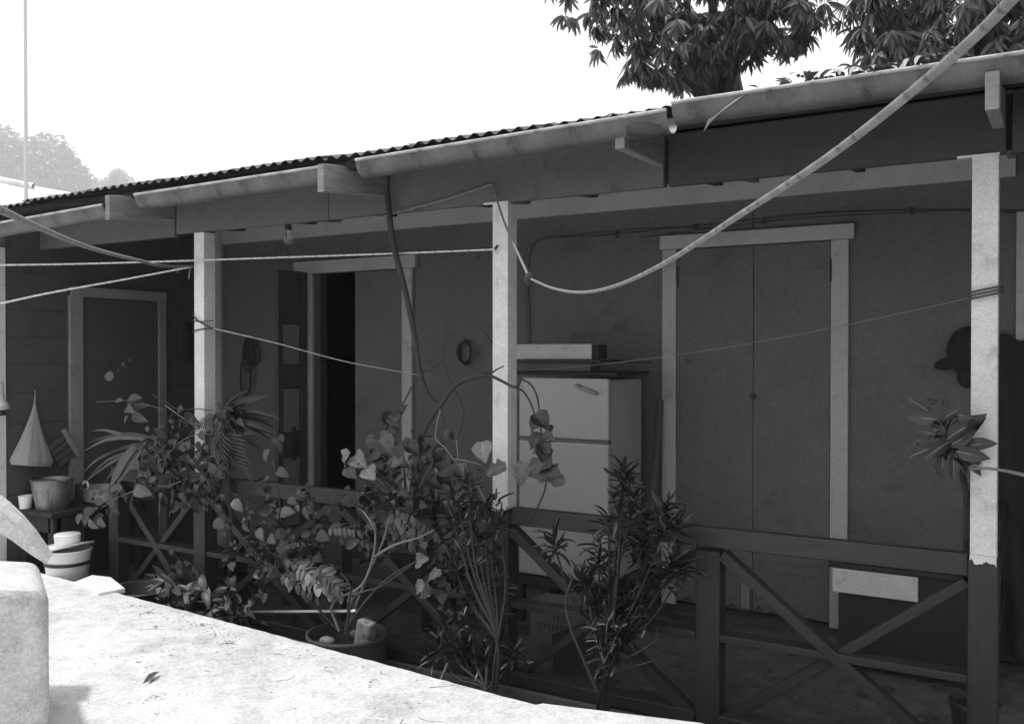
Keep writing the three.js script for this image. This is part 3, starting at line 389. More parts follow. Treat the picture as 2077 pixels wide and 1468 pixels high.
{ const t = thing('clothes_rope', 'thick pale rope coming in over the left gutter to the left white post', 'rope'); obj('rope', tube([...[[-1.199,1.793,2.966], [-1.5,1.821,2.737], [-1.969,1.866,2.375], [-2.681,1.92,1.749], [-3.482,1.986,0.943], [-4.113,2.043,0.27]], [-4.208,2.068,0.02]], .0085, .008, 60, 8), MT.rope, t); obj('loose_end', [tube([[-4.227,2.07,0.015], [-4.236,2.034,0.015], [-4.245,1.993,0.015]], .004), tube([[-4.327,2.071,0.02], [-4.336,2.056,0.02], [-4.336,2.035,0.02]], .005)], MT.rope, t); }
solo('clothes_line', [tube([[-5.916,2.131,0.33], [-5.092,2.111,0.2], [-4.507,2.103,0.1], [-4.191,2.102,0.03], [-3.35,2.079,0.03], [-2.662,2.06,0.03], [-2.053,2.046,0.03]], .0065, .0045, 60, 7)], MT.ropeThin, 'white clothes line strung level from the left edge to the middle white post', 'line');
solo('clothes_line', [tube([[-5.861,1.852,0.33], [-5.275,1.93,0.25], [-4.715,2.002,0.12], [-4.205,2.064,0.03]], .0075, .005, 30, 7)], MT.ropeThin, 'white clothes line rising from the lower left edge to the left white post', 'line');
solo('slack_line', [tube([[-4.034,1.692,0.012], [-3.833,1.606,-0.3], [-3.542,1.493,-0.6], [-3.21,1.408,-0.9]], .004, .003, 40, 6)], MT.ropeThin, 'thin pale line slanting down from the left white post across the open door', 'line');
solo('slack_line', [tube([[-2.107,1.455,-0.3], [-1.672,1.487,-0.25], [-1.333,1.525,-0.2], [-0.905,1.582,-0.12], [-0.484,1.655,-0.05], [-0.003,1.753,0.004]], .0017, .0014, 40, 6)], MT.faint, 'thin pale line slanting up from the refrigerator to the right white post', 'line');
solo('line_wrapping', [0, 1, 2].map((k) => tube([[-.008, 1.75 + k * .012, -.09], [-.008, 1.748 + k * .012, .006], [.093, 1.768 + k * .012, .006], [.095, 1.77 + k * .012, -.09]], .004, .004, 30, 6)), MT.midWood, 'line wound several times round the right white post', 'line');
solo('line_wrapping', [tube([[-4.228,1.784,0.008], [-4.184,1.747,0.008], [-4.124,1.719,0.008], [-4.055,1.695,0.008], [-4.133,1.689,-0.09]], .004), tube([[-4.219,1.676,0.008], [-4.154,1.687,0.008], [-4.059,1.692,-0.01]], .004), tube([[-4.228,1.742,0.008], [-4.132,1.734,0.008], [-4.038,1.739,0.008]], .003)], MT.stem, 'dark string knotted round the left white post', 'string');
{ const t = thing('nail', 'bent dark nail in the middle white post holding the clothes line', 'nail'); obj('nail', tube([[-2.072,2.05,0], [-2.048,2.055,0.03], [-2.037,2.064,0.03]], .006), MT.stem, t); }
// coils hung on the wall
{ const g = []; for (let k = 0; k < 7; k++) { const a = [-5.377,1.519,-1.55], l = rr(.09, .2), w = rr(.03, .075); g.push(tube(many(9, (i) => { const p = i / 8 * 6.2832; return [a[0] + .03 + w * Math.sin(p) * (1.2 - .3 * Math.cos(p)) - .01 * k, a[1] + .15 - l + l * Math.cos(p) - (k > 4 ? .12 : 0), a[2] + .01 + .004 * k]; }), .0055, .0055, 40, 6)); } solo('cord_coil', g, MT.wire, 'dark coil of cord hanging on the wall left of the open door', 'cord'); }
{ const g = []; for (let k = 0; k < 4; k++) { const a = [-3.261,1.552,-1.55], w = .055 + .008 * k; g.push(tube(many(9, (i) => { const p = i / 8 * 6.2832; return [a[0] + w * Math.sin(p) * .75, a[1] + .09 * Math.cos(p) * (1 - k * .07), a[2] + .01 + .006 * k]; }), .0065, .0065, 36, 6)); } solo('hose_coil', g, MT.wire, 'small dark hose coil hanging on the wall left of the middle white post', 'hose'); }
solo('dark_bundle', [new THREE.SphereGeometry(.1, 14, 10).scale(.5, 1.5, .8).translate(...[-5.74,1.646,-1.2])], MT.cloth, 'dark bundle hanging on the end wall just left of the left white post', 'bundle');

// ---------- plants ----------
// climbing vine with heart leaves; its bare stems loop up beside the middle post
{
  const t = thing('climbing_vine', 'heart leaved vine with long bare dark stems climbing left of the middle white post', 'vine', [0, 0, 0]);
  const S = (p, a, b) => obj('stem', tube(p, a, b, 0, 7), MT.stem, t), W = (p, a, b) => obj('stem', tube(p, a, b, 0, 6), MT.stemPale, t);
  S([[-2.707,2.358,0.03], [-2.671,2.245,0.06], [-2.642,2.091,0.06], [-2.57,1.862,0.06], [-2.508,1.611,0.06], [-2.474,1.437,0.06], [-2.429,1.339,0.06], [-2.38,1.294,0.06], [-2.353,1.287,0.06]], .017, .013);
  S([[-2.455,0.949,0.12], [-2.455,1.093,0.09], [-2.407,1.199,0.09], [-2.332,1.289,0.09], [-2.253,1.381,0.09], [-2.167,1.425,0.09], [-2.069,1.443,0.09]], .013, .012);
  S([[-2.069,1.443,0.09], [-2.027,1.434,0.09], [-1.972,1.412,0.09], [-1.91,1.388,0.09], [-1.884,1.402,0.09], [-1.876,1.432,0.09]], .008, .006); S([[-2.159,1.428,0.08], [-2.103,1.45,0.08], [-2.039,1.455,0.08], [-2.011,1.47,0.08], [-1.973,1.486,0.08]], .006, .003);
  S([[-1.928,1.386,0.06], [-1.882,1.369,0.06], [-1.842,1.319,0.06], [-1.813,1.251,0.06]], .005, .004); S([[-1.904,1.426,0.04], [-1.854,1.403,0.04], [-1.819,1.353,0.04], [-1.8,1.257,0.04]], .005, .004); S([[-1.795,1.258,0.05], [-1.782,1.125,0.05], [-1.761,1.011,0.05], [-1.766,0.919,0.05], [-1.808,0.824,0.05], [-1.845,0.76,0.05]], .004, .004);
  S([[-2.6,1.279,0.05], [-2.516,1.399,0.05], [-2.466,1.45,0.05], [-2.348,1.51,0.05], [-2.348,1.574,0.05], [-2.295,1.639,0.05], [-2.222,1.677,0.05], [-2.15,1.681,0.05], [-2.094,1.642,0.05], [-2.114,1.591,-0.05]], .004, .004); S([[-2.348,1.51,0.05], [-2.325,1.459,0.05], [-2.289,1.386,0.05], [-2.257,1.343,0.05], [-2.222,1.271,0.05], [-2.228,1.198,0.05], [-2.263,1.124,0.05]], .0045, .003); S([[-2.36,1.282,0.05], [-2.343,1.218,0.05], [-2.325,1.165,0.05]], .003, .002);
  S([[-2.436,1.457,0.05], [-2.405,1.45,0.05], [-2.369,1.443,0.05]], .006, .003); S([[-2.442,1.507,0.05], [-2.405,1.487,0.05], [-2.381,1.478,0.05]], .005, .003);
  W([[-2.311,1.272,0.12], [-2.332,1.194,0.12], [-2.338,1.126,0.12], [-2.291,1.09,0.12], [-2.247,1.047,0.12], [-2.204,0.995,0.12], [-2.176,0.954,0.12]], .004, .003); W([[-2.239,1.035,0.12], [-2.147,1.027,0.12], [-2.069,1.015,0.12]], .004, .002); W([[-2.218,1.127,0.12], [-2.21,1.037,0.12], [-2.233,1,0.12]], .003, .002);
lf(t, G.heart, leafDark, [-2.643,1.243,0.1], [-2.675,1.17,0.12]);
lf(t, G.heart, leafDark, [-2.627,1.236,0.1], [-2.574,1.174,0.12]);
lf(t, G.heart, leafDark, [-2.59,1.157,0.1], [-2.631,1.127,0.12]);
lf(t, G.heart, leafDark, [-2.746,1.107,0.1], [-2.804,1.088,0.12]);
lf(t, G.heart, leafDark, [-2.43,1.132,0.1], [-2.397,1.062,0.12]);
lf(t, G.heart, leafDark, [-2.229,1.159,0.1], [-2.247,1.121,0.12]);
lf(t, G.heart, leafDark, [-2.281,1.171,0.1], [-2.323,1.129,0.12]);
lf(t, G.heart, leafDark, [-2.497,1.166,0.1], [-2.503,1.133,0.12]);
lf(t, G.heart, leafDark, [-1.768,1.255,0.1], [-1.811,1.188,0.12]);
lf(t, G.heart, leafDark, [-1.781,1.27,0.1], [-1.698,1.211,0.12]);
lf(t, G.heart, leafDark, [-1.734,1.218,0.1], [-1.728,1.174,0.12]);
lf(t, G.heart, leafDark, [-1.742,1.12,0.1], [-1.718,1.044,0.12]);
lf(t, G.heart, leafDark, [-1.747,1.158,0.1], [-1.665,1.168,0.12]);
lf(t, G.heart, leafDark, [-1.767,1.157,0.1], [-1.832,1.117,0.12]);
lf(t, G.heart, leafM, [-2.65,1.125,0.14], [-2.719,1.03,0.16]);
lf(t, G.heart, leafM, [-2.653,1.112,0.14], [-2.543,1.055,0.16]);
lf(t, G.heart, leafM, [-2.729,1.018,0.14], [-2.631,0.971,0.16]);
lf(t, G.heart, leafM, [-2.485,1.089,0.14], [-2.398,1.066,0.16]);
lf(t, G.heart, leafM, [-2.335,1.075,0.14], [-2.283,1.013,0.16]);
lf(t, G.heart, leafM, [-2.455,1.046,0.14], [-2.434,0.984,0.16]);
lf(t, G.heart, leafM, [-2.286,1.006,0.14], [-2.2,0.961,0.16]);
lf(t, G.heart, leafM, [-2.202,0.94,0.14], [-2.234,0.893,0.16]);
lf(t, G.heart, leafM, [-2.377,0.925,0.14], [-2.286,0.903,0.16]);
lf(t, G.heart, leafM, [-5.433,4.03,0.14], [-5.428,4.055,0.16]);
lf(t, G.heart, leafM, [-1.72,1.125,0.14], [-1.798,1.084,0.16]);
lf(t, G.heart, leafM, [-1.722,1.14,0.14], [-1.666,1.092,0.16]);
lf(t, G.heart, leafM, [-2.485,1.108,0.14], [-2.562,1.082,0.16]);
lf(t, G.heart, leafM, [-2.395,1.089,0.14], [-2.446,1.071,0.16]);
lf(t, G.heart, leafM, [-2.531,1.032,0.14], [-2.593,1.006,0.16]);
lf(t, G.heart, leafM, [-2.365,1.03,0.14], [-2.41,0.99,0.16]);
lf(t, G.heart, leafM, [-2.262,1.048,0.14], [-2.292,1.003,0.16]);
lf(t, G.heart, leafM, [-2.578,0.967,0.14], [-2.624,0.905,0.16]);
lf(t, G.heart, leafM, [-2.205,1.016,0.14], [-2.135,0.975,0.16]);
lf(t, G.heart, leafM, [-2.672,1.086,0.14], [-2.752,0.996,0.16]);
lf(t, G.heart, leafM, [-2.609,1.139,0.14], [-2.671,1.076,0.16]);
lf(t, G.heart, [...leafPale, leafM[3]], [-2.795,1.045,0.2], [-2.863,0.957,0.22]);
lf(t, G.heart, [...leafPale, leafM[3]], [-2.782,1.026,0.2], [-2.695,0.988,0.22]);
lf(t, G.heart, [...leafPale, leafM[3]], [-2.815,0.968,0.2], [-2.753,0.915,0.22]);
lf(t, G.heart, [...leafPale, leafM[3]], [-2.706,0.966,0.2], [-2.62,0.929,0.22]);
lf(t, G.heart, [...leafPale, leafM[3]], [-2.494,1.016,0.2], [-2.558,0.997,0.22]);
lf(t, G.heart, [...leafPale, leafM[3]], [-2.026,1.134,0.2], [-1.984,1.043,0.22]);
lf(t, G.lobed, [leafM[3], leafPale[0]], [-1.949,1.018,0.12], [-2.051,0.988,0.14]);
lf(t, G.lobed, [leafM[3], leafPale[0]], [-1.687,1.064,0.12], [-1.846,1.016,0.14]);
lf(t, G.lobed, [leafM[3], leafPale[0]], [-1.8,1.035,0.12], [-1.617,0.991,0.14]);
lf(t, G.lobed, [leafM[3], leafPale[0]], [-1.826,1.051,0.12], [-1.849,0.933,0.14]);
  lf(t, G.ovate, leafDark, [-2.546,1.288,0.1], [-2.684,1.136,0.14], [0, .3, 1], .55);
  for (let i = 0; i < 150; i++) { const a = rr(0, 6.28), r = Math.sqrt(rnd()), q = [-2.5 + .38 * r * Math.cos(a), .86 + .25 * r * Math.sin(a), .0 + rr(0, .24)]; const d = [rr(-1, 1), rr(-1.3, .1), rr(-.1, .5)], L = rr(.03, .07); put(t, pick(G.heart), pick(rnd() < .55 ? leafDark : rnd() < .96 ? leafM : leafPale), q, d, L, [rr(-1, 1), rr(0, 1), rr(-.2, 1)]); if (i % 3 === 0) S([q, [q[0] * .6 - 2.58 * .4, q[1] - .08, q[2] * .6], [-2.55, .72, .08]], .003, .004); }
}
// narrow leaved croton bushes
function fingerBush(label, base, tips, zc, n, L, ms) {
  const t = thing('narrow_croton', label, 'shrub', base), o = new THREE.Vector3(...base), q = (a) => v3(a).sub(o);
  const fork = [new THREE.Vector3(0, .28, 0), new THREE.Vector3(.05, .5, -.02)];
  tips.forEach((a, i) => { const p = q(a), f = fork[p.y > .62 ? 1 : 0].clone().multiplyScalar(p.y > .35 ? 1 : .5); obj('stem', tube([[0, 0, 0], f, f.clone().lerp(p, .55).add(new THREE.Vector3(rr(-.03, .03), -.05, rr(-.03, .03))), p], .009, .004, 18, 6), MT.stemDark, t); const ax = p.clone().setY(p.y * .25).normalize().multiplyScalar(.35).add(UP); for (let k = 0; k < 2; k++) { const p2 = p.clone().add(new THREE.Vector3(rr(-.05, .05), rr(-.09, .03), rr(-.06, .05)).multiplyScalar(k ? 1 : 0)); whorl(t, G.finger, ms, p2, Math.round(n * (k ? .6 : 1)), L * .6, L * 1.15, ax, -.3, 1.25); } });
  return t;
}
fingerBush('dense dark narrow leaved croton bush between refrigerator and right half post', [-1.427,0.05,0.2].map((c, i) => i === 1 ? -.26 : c), [[-1.339,0.942,0.14], [-1.286,0.915,0.14], [-1.402,0.797,0.14], [-1.152,0.884,0.14], [-1.141,0.792,0.14], [-1.252,0.717,0.14], [-1.449,0.63,0.14], [-1.669,0.671,0.14], [-1.108,0.639,0.14], [-1.39,0.529,0.14], [-1.207,0.585,0.14], [-1.521,0.523,0.14], [-1.308,0.444,0.14], [-1.054,0.656,0.14], [-1.387,0.683,0.04], [-1.278,0.8,0.02], [-1.472,0.431,0.14], [-1.332,1.017,0.14], [-1.389,0.422,0.14], [-1.251,0.474,0.14], [-1.376,0.317,0.22], [-1.294,0.345,0.2]], .14, 20, .092, glossM);
{ const t = thing('croton_sprout', 'sparse low croton sprig with pale tips below the dense croton bush', 'shrub', [-1.378,0.258,0.24]); const b = [-1.378,0.258,0.24], q = (a) => a.map((c, i) => c - b[i]); for (const a of [[-1.427,0.387,0.26], [-1.353,0.411,0.26], [-1.39,0.334,0.26], [-1.312,0.359,0.26]]) { obj('stem', tube([[0, -.03, 0], q(a)], .004, .002, 6, 5), MT.stemPale, t); whorl(t, G.finger, [leafM[2], leafPale[0], leafDark[1]], q(a), 8, .05, .08); } obj('stem', tube([[-1.531,0.565,0.24], [-1.56,0.465,0.24], [-1.54,0.36,0.24], [-1.483,0.24,0.24], [-1.408,0.095,0.24]].map(q), .005, .007, 30, 6), MT.stem, t); for (const a of [[[-1.385,0.205,0.24], [-1.21,0.308,0.24], [-1.134,0.382,0.24], [-1.145,0.421,0.24]], [[-1.401,0.159,0.24], [-1.298,0.21,0.24], [-1.155,0.276,0.24]], [[-1.479,0.23,0.2], [-1.362,0.313,0.2], [-1.227,0.45,0.2]]]) obj('stem', tube(a.map(q), .004, .002, 14, 5), MT.stem, t); }
fingerBush('sparse dark croton bush growing in front of the foot of the middle white post', [-1.936,0.035,0.3].map((c, i) => i === 1 ? -.26 : c), [[-2.108,0.921,0.18], [-2.178,0.857,0.18], [-2.012,0.825,0.18], [-2.08,0.714,0.18], [-2.192,0.738,0.18], [-1.931,0.764,0.18], [-1.984,0.62,0.18], [-2.122,0.582,0.18], [-1.944,0.488,0.18], [-2.066,0.449,0.18], [-2.192,0.526,0.18], [-2.255,0.245,0.18], [-2.08,0.284,0.18], [-1.957,0.257,0.18], [-2.15,0.132,0.18], [-2.011,0.133,0.18], [-1.829,0.181,0.24], [-2.222,0.166,0.26]], .18, 15, .088, glossM);
{ const t = thing('pale_stake', 'pale split stake standing in the channel in front of the sparse croton', 'stake'); obj('stake', tube([[-2.146,0.039,0.36], [-2.116,0.127,0.34]], .007, .005, 4, 6), MT.stemPale, t); }
// big leaved croton at the right
{
  const b = [.0, -.06, -.3], t = thing('potted_croton', 'broad leaved croton with pale veins beside the right white post', 'shrub', b), q = (a) => a.map((c, i) => c - b[i]);
  obj('pot', lathe([[0, 0], [.07, 0], [.09, .2], [.096, .2], [.096, .22], [.085, .22], [.08, .18], [0, .18]]), MT.tin, t); obj('stem', tube([[0, .18, 0], [-.01, .6, .05], q([-0.021,0.84,-0.13]), q([-0.021,1.015,-0.1]), q([-0.065,1.211,0.02])], .022, .01, 20, 8), MT.stem, t);
  const rib = (l, m) => obj('midrib', blade(0.025, P.strap, { n: 6, m: 1, fold: .05, bend: .4 }), MT.stemPale, l);
  const add = (ms, a, c, w) => { const l = lf(t, G.croton, ms, q(a), q(c), [-.1, .35, 1.2], w ?? 1.3); const r = new THREE.Mesh(ribG, ribM); r.name = 'midrib'; r.position.z = .012; l.add(r); };
  const ribM = LM(.3); const ribG = blade(0.022, P.strap, { n: 7, m: 1, fold: .1, bend: .42 });
add(leafM, [-0.127,1.327,0.08], [-0.205,1.384,0.1]);
add(leafM, [-0.11,1.305,0.08], [-0.215,1.312,0.1]);
add(leafM, [-0.118,1.25,0.08], [-0.188,1.271,0.1]);
add(leafM, [-0.101,1.206,0.08], [-0.204,1.171,0.1]);
add(leafM, [-0.068,1.207,0.08], [0.024,1.271,0.1]);
add(leafM, [-0.012,1.21,0.08], [0.087,1.233,0.1]);
add(leafM, [-0.044,1.191,0.08], [0.066,1.172,0.1]);
add(leafM, [-0.101,1.197,0.08], [-0.16,1.15,0.1]);
add(leafM, [-0.085,1.352,0.08], [-0.076,1.387,0.1]);
add(leafM, [-0.11,1.36,0.08], [-0.141,1.382,0.1]);
add(leafM, [-0.085,1.306,0.08], [-0.035,1.354,0.1]);
add(leafM, [-0.053,1.325,0.08], [0.013,1.32,0.1]);
add(leafM, [-0.11,1.269,0.08], [-0.174,1.204,0.1]);
add(leafDark, [-0.079,1.177,0.05], [-0.126,1.103,0.07]);
add(leafDark, [-0.046,1.17,0.05], [0.001,1.138,0.07]);
add(leafDark, [-0.03,1.18,0.05], [0.028,1.14,0.07]);
add(leafDark, [-0.087,1.167,0.05], [-0.09,1.083,0.07]);
add(leafDark, [-0.054,1.16,0.05], [-0.044,1.09,0.07]);
add(leafDark, [-0.096,1.212,0.05], [-0.16,1.156,0.07]);
add(leafDark, [-0.104,1.267,0.05], [-0.194,1.218,0.07]);
add(leafDark, [-0.063,1.269,0.05], [-0.021,1.308,0.07]);
add(leafDark, [-0.079,1.25,0.05], [-0.111,1.305,0.07]);
add(leafDark, [-0.054,1.196,0.05], [-0.02,1.096,0.07]);
add(leafDark, [-0.038,1.215,0.05], [0.012,1.193,0.07]);
add(leafDark, [-0.096,1.267,0.05], [-0.144,1.303,0.07]);
  for (let i = 0; i < 14; i++) add(i % 3 ? leafDark : leafM, [-0.073,1.23,0.03].map((c) => c + rr(-.02, .02)), [-0.073,1.23,0.03].map((c, k) => c + (k === 2 ? rr(-.08, .1) : rr(-.13, .13))), 1);
}
{ const t = thing('bare_twig', 'bare grey twig reaching in from the right edge across the right white post', 'twig'); obj('twig', tube([[0.236,1.122,0.2], [0.173,1.133,0.2], [0.119,1.143,0.2], [0.058,1.148,0.2], [0.009,1.143,0.2]], .008, .004, 20, 7), MT.stemPale, t); obj('side_twig', tube([[0.052,1.147,0.2], [0.028,1.156,0.2], [0.006,1.149,0.2]], .004, .002, 6, 5), MT.stemPale, t); }
// shrub with feathery leaves in an old drum
{
  const b = [-2.819,0.127,0.22], t = thing('drum_planter', 'rusty dark drum with stones standing in the channel', 'planter', [b[0], -.26, b[2]]), h = b[1] + .26;
  obj('drum', lathe([[.19, 0], [.2, .0], [.2, h * .45], [.206, h * .47], [.2, h * .5], [.2, h - .03], [.207, h - .02], [.207, h], [.195, h], [.19, h - .05], [.188, h * .3]], 40), MT.tin, t); obj('soil', new THREE.CircleGeometry(.192, 30).rotateX(-Math.PI / 2).translate(0, h - .06, 0), MT.earth, t);
  const st = solo('brick_piece', [bar([b[0] + .12, h - .33, b[2] + .02], [b[0] + .155, h - .17, b[2] + .03], .09, .06, .012)], MT.brick, 'broken pale brick stood upright in the rusty drum', 'brick');
  for (let k = 0; k < 2; k++) { const a = k * 2.1 + 2.4; solo('stone', [new THREE.IcosahedronGeometry(rr(.03, .05), 1).scale(1.2, .7, 1).translate(b[0] + .1 * Math.cos(a), h - .26 - .04, b[2] + .1 * Math.sin(a))], MT.brick, ['rounded stone at the left rim inside the rusty drum', 'rounded stone near the front inside the rusty drum'][k], 'stone'); }
  const s = thing('feathery_shrub', 'thin stemmed shrub with feathery leaves growing out of the rusty drum', 'shrub', [b[0], h - .32, b[2]]), o = [b[0], h - .32, b[2]], q = (a) => a.map((c, i) => c - o[i]);
  for (const a of [[[-2.858,0.113,0.22], [-2.998,0.206,0.22], [-3.136,0.303,0.22], [-3.224,0.383,0.22], [-3.295,0.48,0.22]], [[-2.865,0.112,0.22], [-2.931,0.228,0.22], [-3.005,0.32,0.22], [-3.032,0.381,0.22]], [[-2.854,0.131,0.24], [-2.906,0.255,0.24], [-2.702,0.39,0.24], [-2.629,0.559,0.24], [-2.623,0.67,0.24], [-2.685,0.745,0.24], [-2.851,0.739,0.1]], [[-2.806,0.142,0.25], [-2.662,0.324,0.25], [-2.523,0.452,0.25], [-2.344,0.558,0.25]], [[-2.789,0.132,0.25], [-2.786,0.269,0.25], [-2.773,0.371,0.25], [-2.838,0.437,0.25]], [[-2.649,0.528,0.22], [-2.516,0.604,0.22], [-2.366,0.657,0.22], [-2.278,0.701,0.22]], [[-2.832,0.117,0.22], [-2.702,0.398,0.22], [-2.592,0.608,0.22], [-2.546,0.735,0.22]], [[-2.806,0.142,0.25], [-2.741,0.325,0.25], [-2.584,0.396,0.25], [-2.344,0.558,0.25]]]) obj('stem', tube(a.map(q), .008, .003, 24, 6), rnd() < .4 ? MT.stemPale : MT.stem, s);
  const fe = (ms, a, c) => { const A = q(a), B = q(c), d = B.map((x, i) => x - A[i]); const L = Math.hypot(...d); put(s, pick(G.fern), pick(ms), A, d, L, [rr(-.2, .2), .9, .7]); };
fe([leafM[3], leafM[2], leafPale[0]], [-3.245,0.373,0.26], [-3.027,0.364,0.28]);
fe([leafM[3], leafM[2], leafPale[0]], [-3.132,0.429,0.26], [-2.91,0.404,0.28]);
fe([leafM[3], leafM[2], leafPale[0]], [-3.097,0.381,0.26], [-2.811,0.397,0.28]);
fe([leafM[3], leafM[2], leafPale[0]], [-2.995,0.445,0.26], [-2.811,0.372,0.28]);
fe([leafM[3], leafM[2], leafPale[0]], [-3.184,0.396,0.26], [-3.061,0.324,0.28]);
fe(leafM, [-3.354,0.412,0.18], [-3.444,0.338,0.2]);
fe(leafM, [-3.299,0.445,0.18], [-3.119,0.423,0.2]);
fe(leafM, [-3.317,0.497,0.18], [-3.189,0.567,0.2]);
fe(leafM, [-2.612,0.728,0.18], [-2.381,0.656,0.2]);
fe(leafM, [-2.593,0.749,0.18], [-2.322,0.729,0.2]);
fe(leafM, [-2.547,0.778,0.18], [-2.351,0.762,0.2]);
fe(leafM, [-2.983,0.631,0.18], [-2.799,0.678,0.2]);
fe(leafM, [-2.899,0.632,0.18], [-2.735,0.627,0.2]);
fe(leafM, [-3.069,0.446,0.18], [-3.19,0.462,0.2]);
fe(leafM, [-2.425,0.74,0.18], [-2.264,0.687,0.2]);
fe(leafM, [-2.671,0.742,0.18], [-2.751,0.675,0.2]);
  const lv = (ms, a, c) => lf(s, G.heart, ms, q(a), q(c), [0, .4, 1]);
lv([leafM[3], leafPale[0]], [-2.302,0.445,0.26], [-2.374,0.407,0.28]);
lv([leafM[3], leafPale[0]], [-2.342,0.548,0.26], [-2.27,0.589,0.28]);
lv(leafM, [-2.783,0.597,0.2], [-2.831,0.558,0.22]);
lv(leafM, [-2.531,0.599,0.2], [-2.561,0.563,0.22]);
lv(leafM, [-2.235,0.502,0.2], [-2.302,0.479,0.22]);
lv(leafM, [-2.322,0.395,0.2], [-2.395,0.366,0.22]);
}
// trailing plant with small ovate leaves hanging through the middle railing
{
  const b = [-3.95,0.723,0.06], t = thing('trailing_plant', 'trailing plant with small pale leaves hanging over the railing right of the left post', 'plant', b), q = (a) => a.map((c, i) => c - b[i]);
  for (const a of [[[-3.991,0.822,0.06], [-3.929,0.725,0.06], [-3.827,0.647,0.06], [-3.706,0.587,0.06], [-3.589,0.514,0.06]], [[-3.927,0.771,0.08], [-3.724,0.716,0.08], [-3.529,0.621,0.08], [-3.435,0.589,0.08]], [[-3.447,1.043,0.1], [-3.433,0.879,0.1], [-3.411,0.744,0.1], [-3.396,0.609,0.1], [-3.415,0.471,0.1], [-3.472,0.368,0.1]], [[-3.396,0.609,0.1], [-3.322,0.684,0.1], [-3.285,0.741,0.1]], [[-3.285,0.782,0.1], [-3.231,0.746,0.1], [-3.206,0.708,0.1]], [[-3.547,0.595,0.1], [-3.703,0.467,0.1], [-3.864,0.393,0.1]]]) obj('stem', tube(a.map(q), .004, .003, 20, 5), MT.stem, t);
  const lv = (ms, a, c) => lf(t, G.ovate, ms, q(a), q(c), [-.2, .5, 1], 1.25);
lv([leafM[3], leafPale[0], leafM[2]], [-3.748,0.711,0.12], [-3.667,0.668,0.14]);
lv([leafM[3], leafPale[0], leafM[2]], [-3.646,0.686,0.12], [-3.594,0.644,0.14]);
lv([leafM[3], leafPale[0], leafM[2]], [-3.674,0.591,0.12], [-3.633,0.532,0.14]);
lv([leafM[3], leafPale[0], leafM[2]], [-3.549,0.57,0.12], [-3.491,0.514,0.14]);
lv([leafM[3], leafPale[0], leafM[2]], [-3.923,0.568,0.12], [-3.819,0.553,0.14]);
lv([leafM[3], leafPale[0], leafM[2]], [-3.194,0.728,0.12], [-3.162,0.649,0.14]);
lv([leafM[3], leafPale[0], leafM[2]], [-3.31,0.756,0.12], [-3.247,0.737,0.14]);
lv([leafM[3], leafPale[0], leafM[2]], [-3.281,0.785,0.12], [-3.197,0.786,0.14]);
lv([leafM[3], leafPale[0], leafM[2]], [-3.421,0.447,0.12], [-3.342,0.422,0.14]);
lv([leafM[3], leafPale[0], leafM[2]], [-3.504,0.36,0.12], [-3.424,0.333,0.14]);
lv([leafM[3], leafPale[0], leafM[2]], [-3.566,0.32,0.12], [-3.484,0.312,0.14]);
lv([leafM[3], leafPale[0], leafM[2]], [-3.245,0.729,0.12], [-3.24,0.684,0.14]);
lv([leafM[3], leafPale[0], leafM[2]], [-3.369,0.664,0.12], [-3.276,0.708,0.14]);
lv([leafM[3], leafPale[0], leafM[2]], [-3.623,0.619,0.12], [-3.668,0.584,0.14]);
lv([leafM[3], leafPale[0], leafM[2]], [-3.47,0.537,0.12], [-3.393,0.508,0.14]);
lv(leafM, [-3.49,0.6,0.1], [-3.527,0.55,0.12]);
lv(leafM, [-3.434,0.565,0.1], [-3.34,0.537,0.12]);
lv(leafM, [-3.452,0.508,0.1], [-3.508,0.47,0.12]);
lv(leafM, [-3.396,0.5,0.1], [-3.296,0.488,0.12]);
lv(leafM, [-3.586,0.424,0.1], [-3.643,0.394,0.12]);
lv(leafM, [-3.434,0.414,0.1], [-3.303,0.393,0.12]);
lv(leafM, [-3.472,0.355,0.1], [-3.358,0.332,0.12]);
lv(leafM, [-3.489,1.068,0.1], [-3.412,0.992,0.12]);
lv(leafM, [-3.432,0.975,0.1], [-3.469,0.907,0.12]);
lv(leafM, [-3.44,0.906,0.1], [-3.357,0.873,0.12]);
lv(leafM, [-3.47,1.014,0.1], [-3.506,0.945,0.12]);
lv(leafM, [-3.413,1.099,0.1], [-3.431,1.032,0.12]);
lv(leafM, [-3.142,0.647,0.1], [-3.054,0.619,0.12]);
lv(leafM, [-3.107,0.584,0.1], [-3.003,0.572,0.12]);
lv(leafM, [-2.935,0.537,0.1], [-2.952,0.591,0.12]);
}
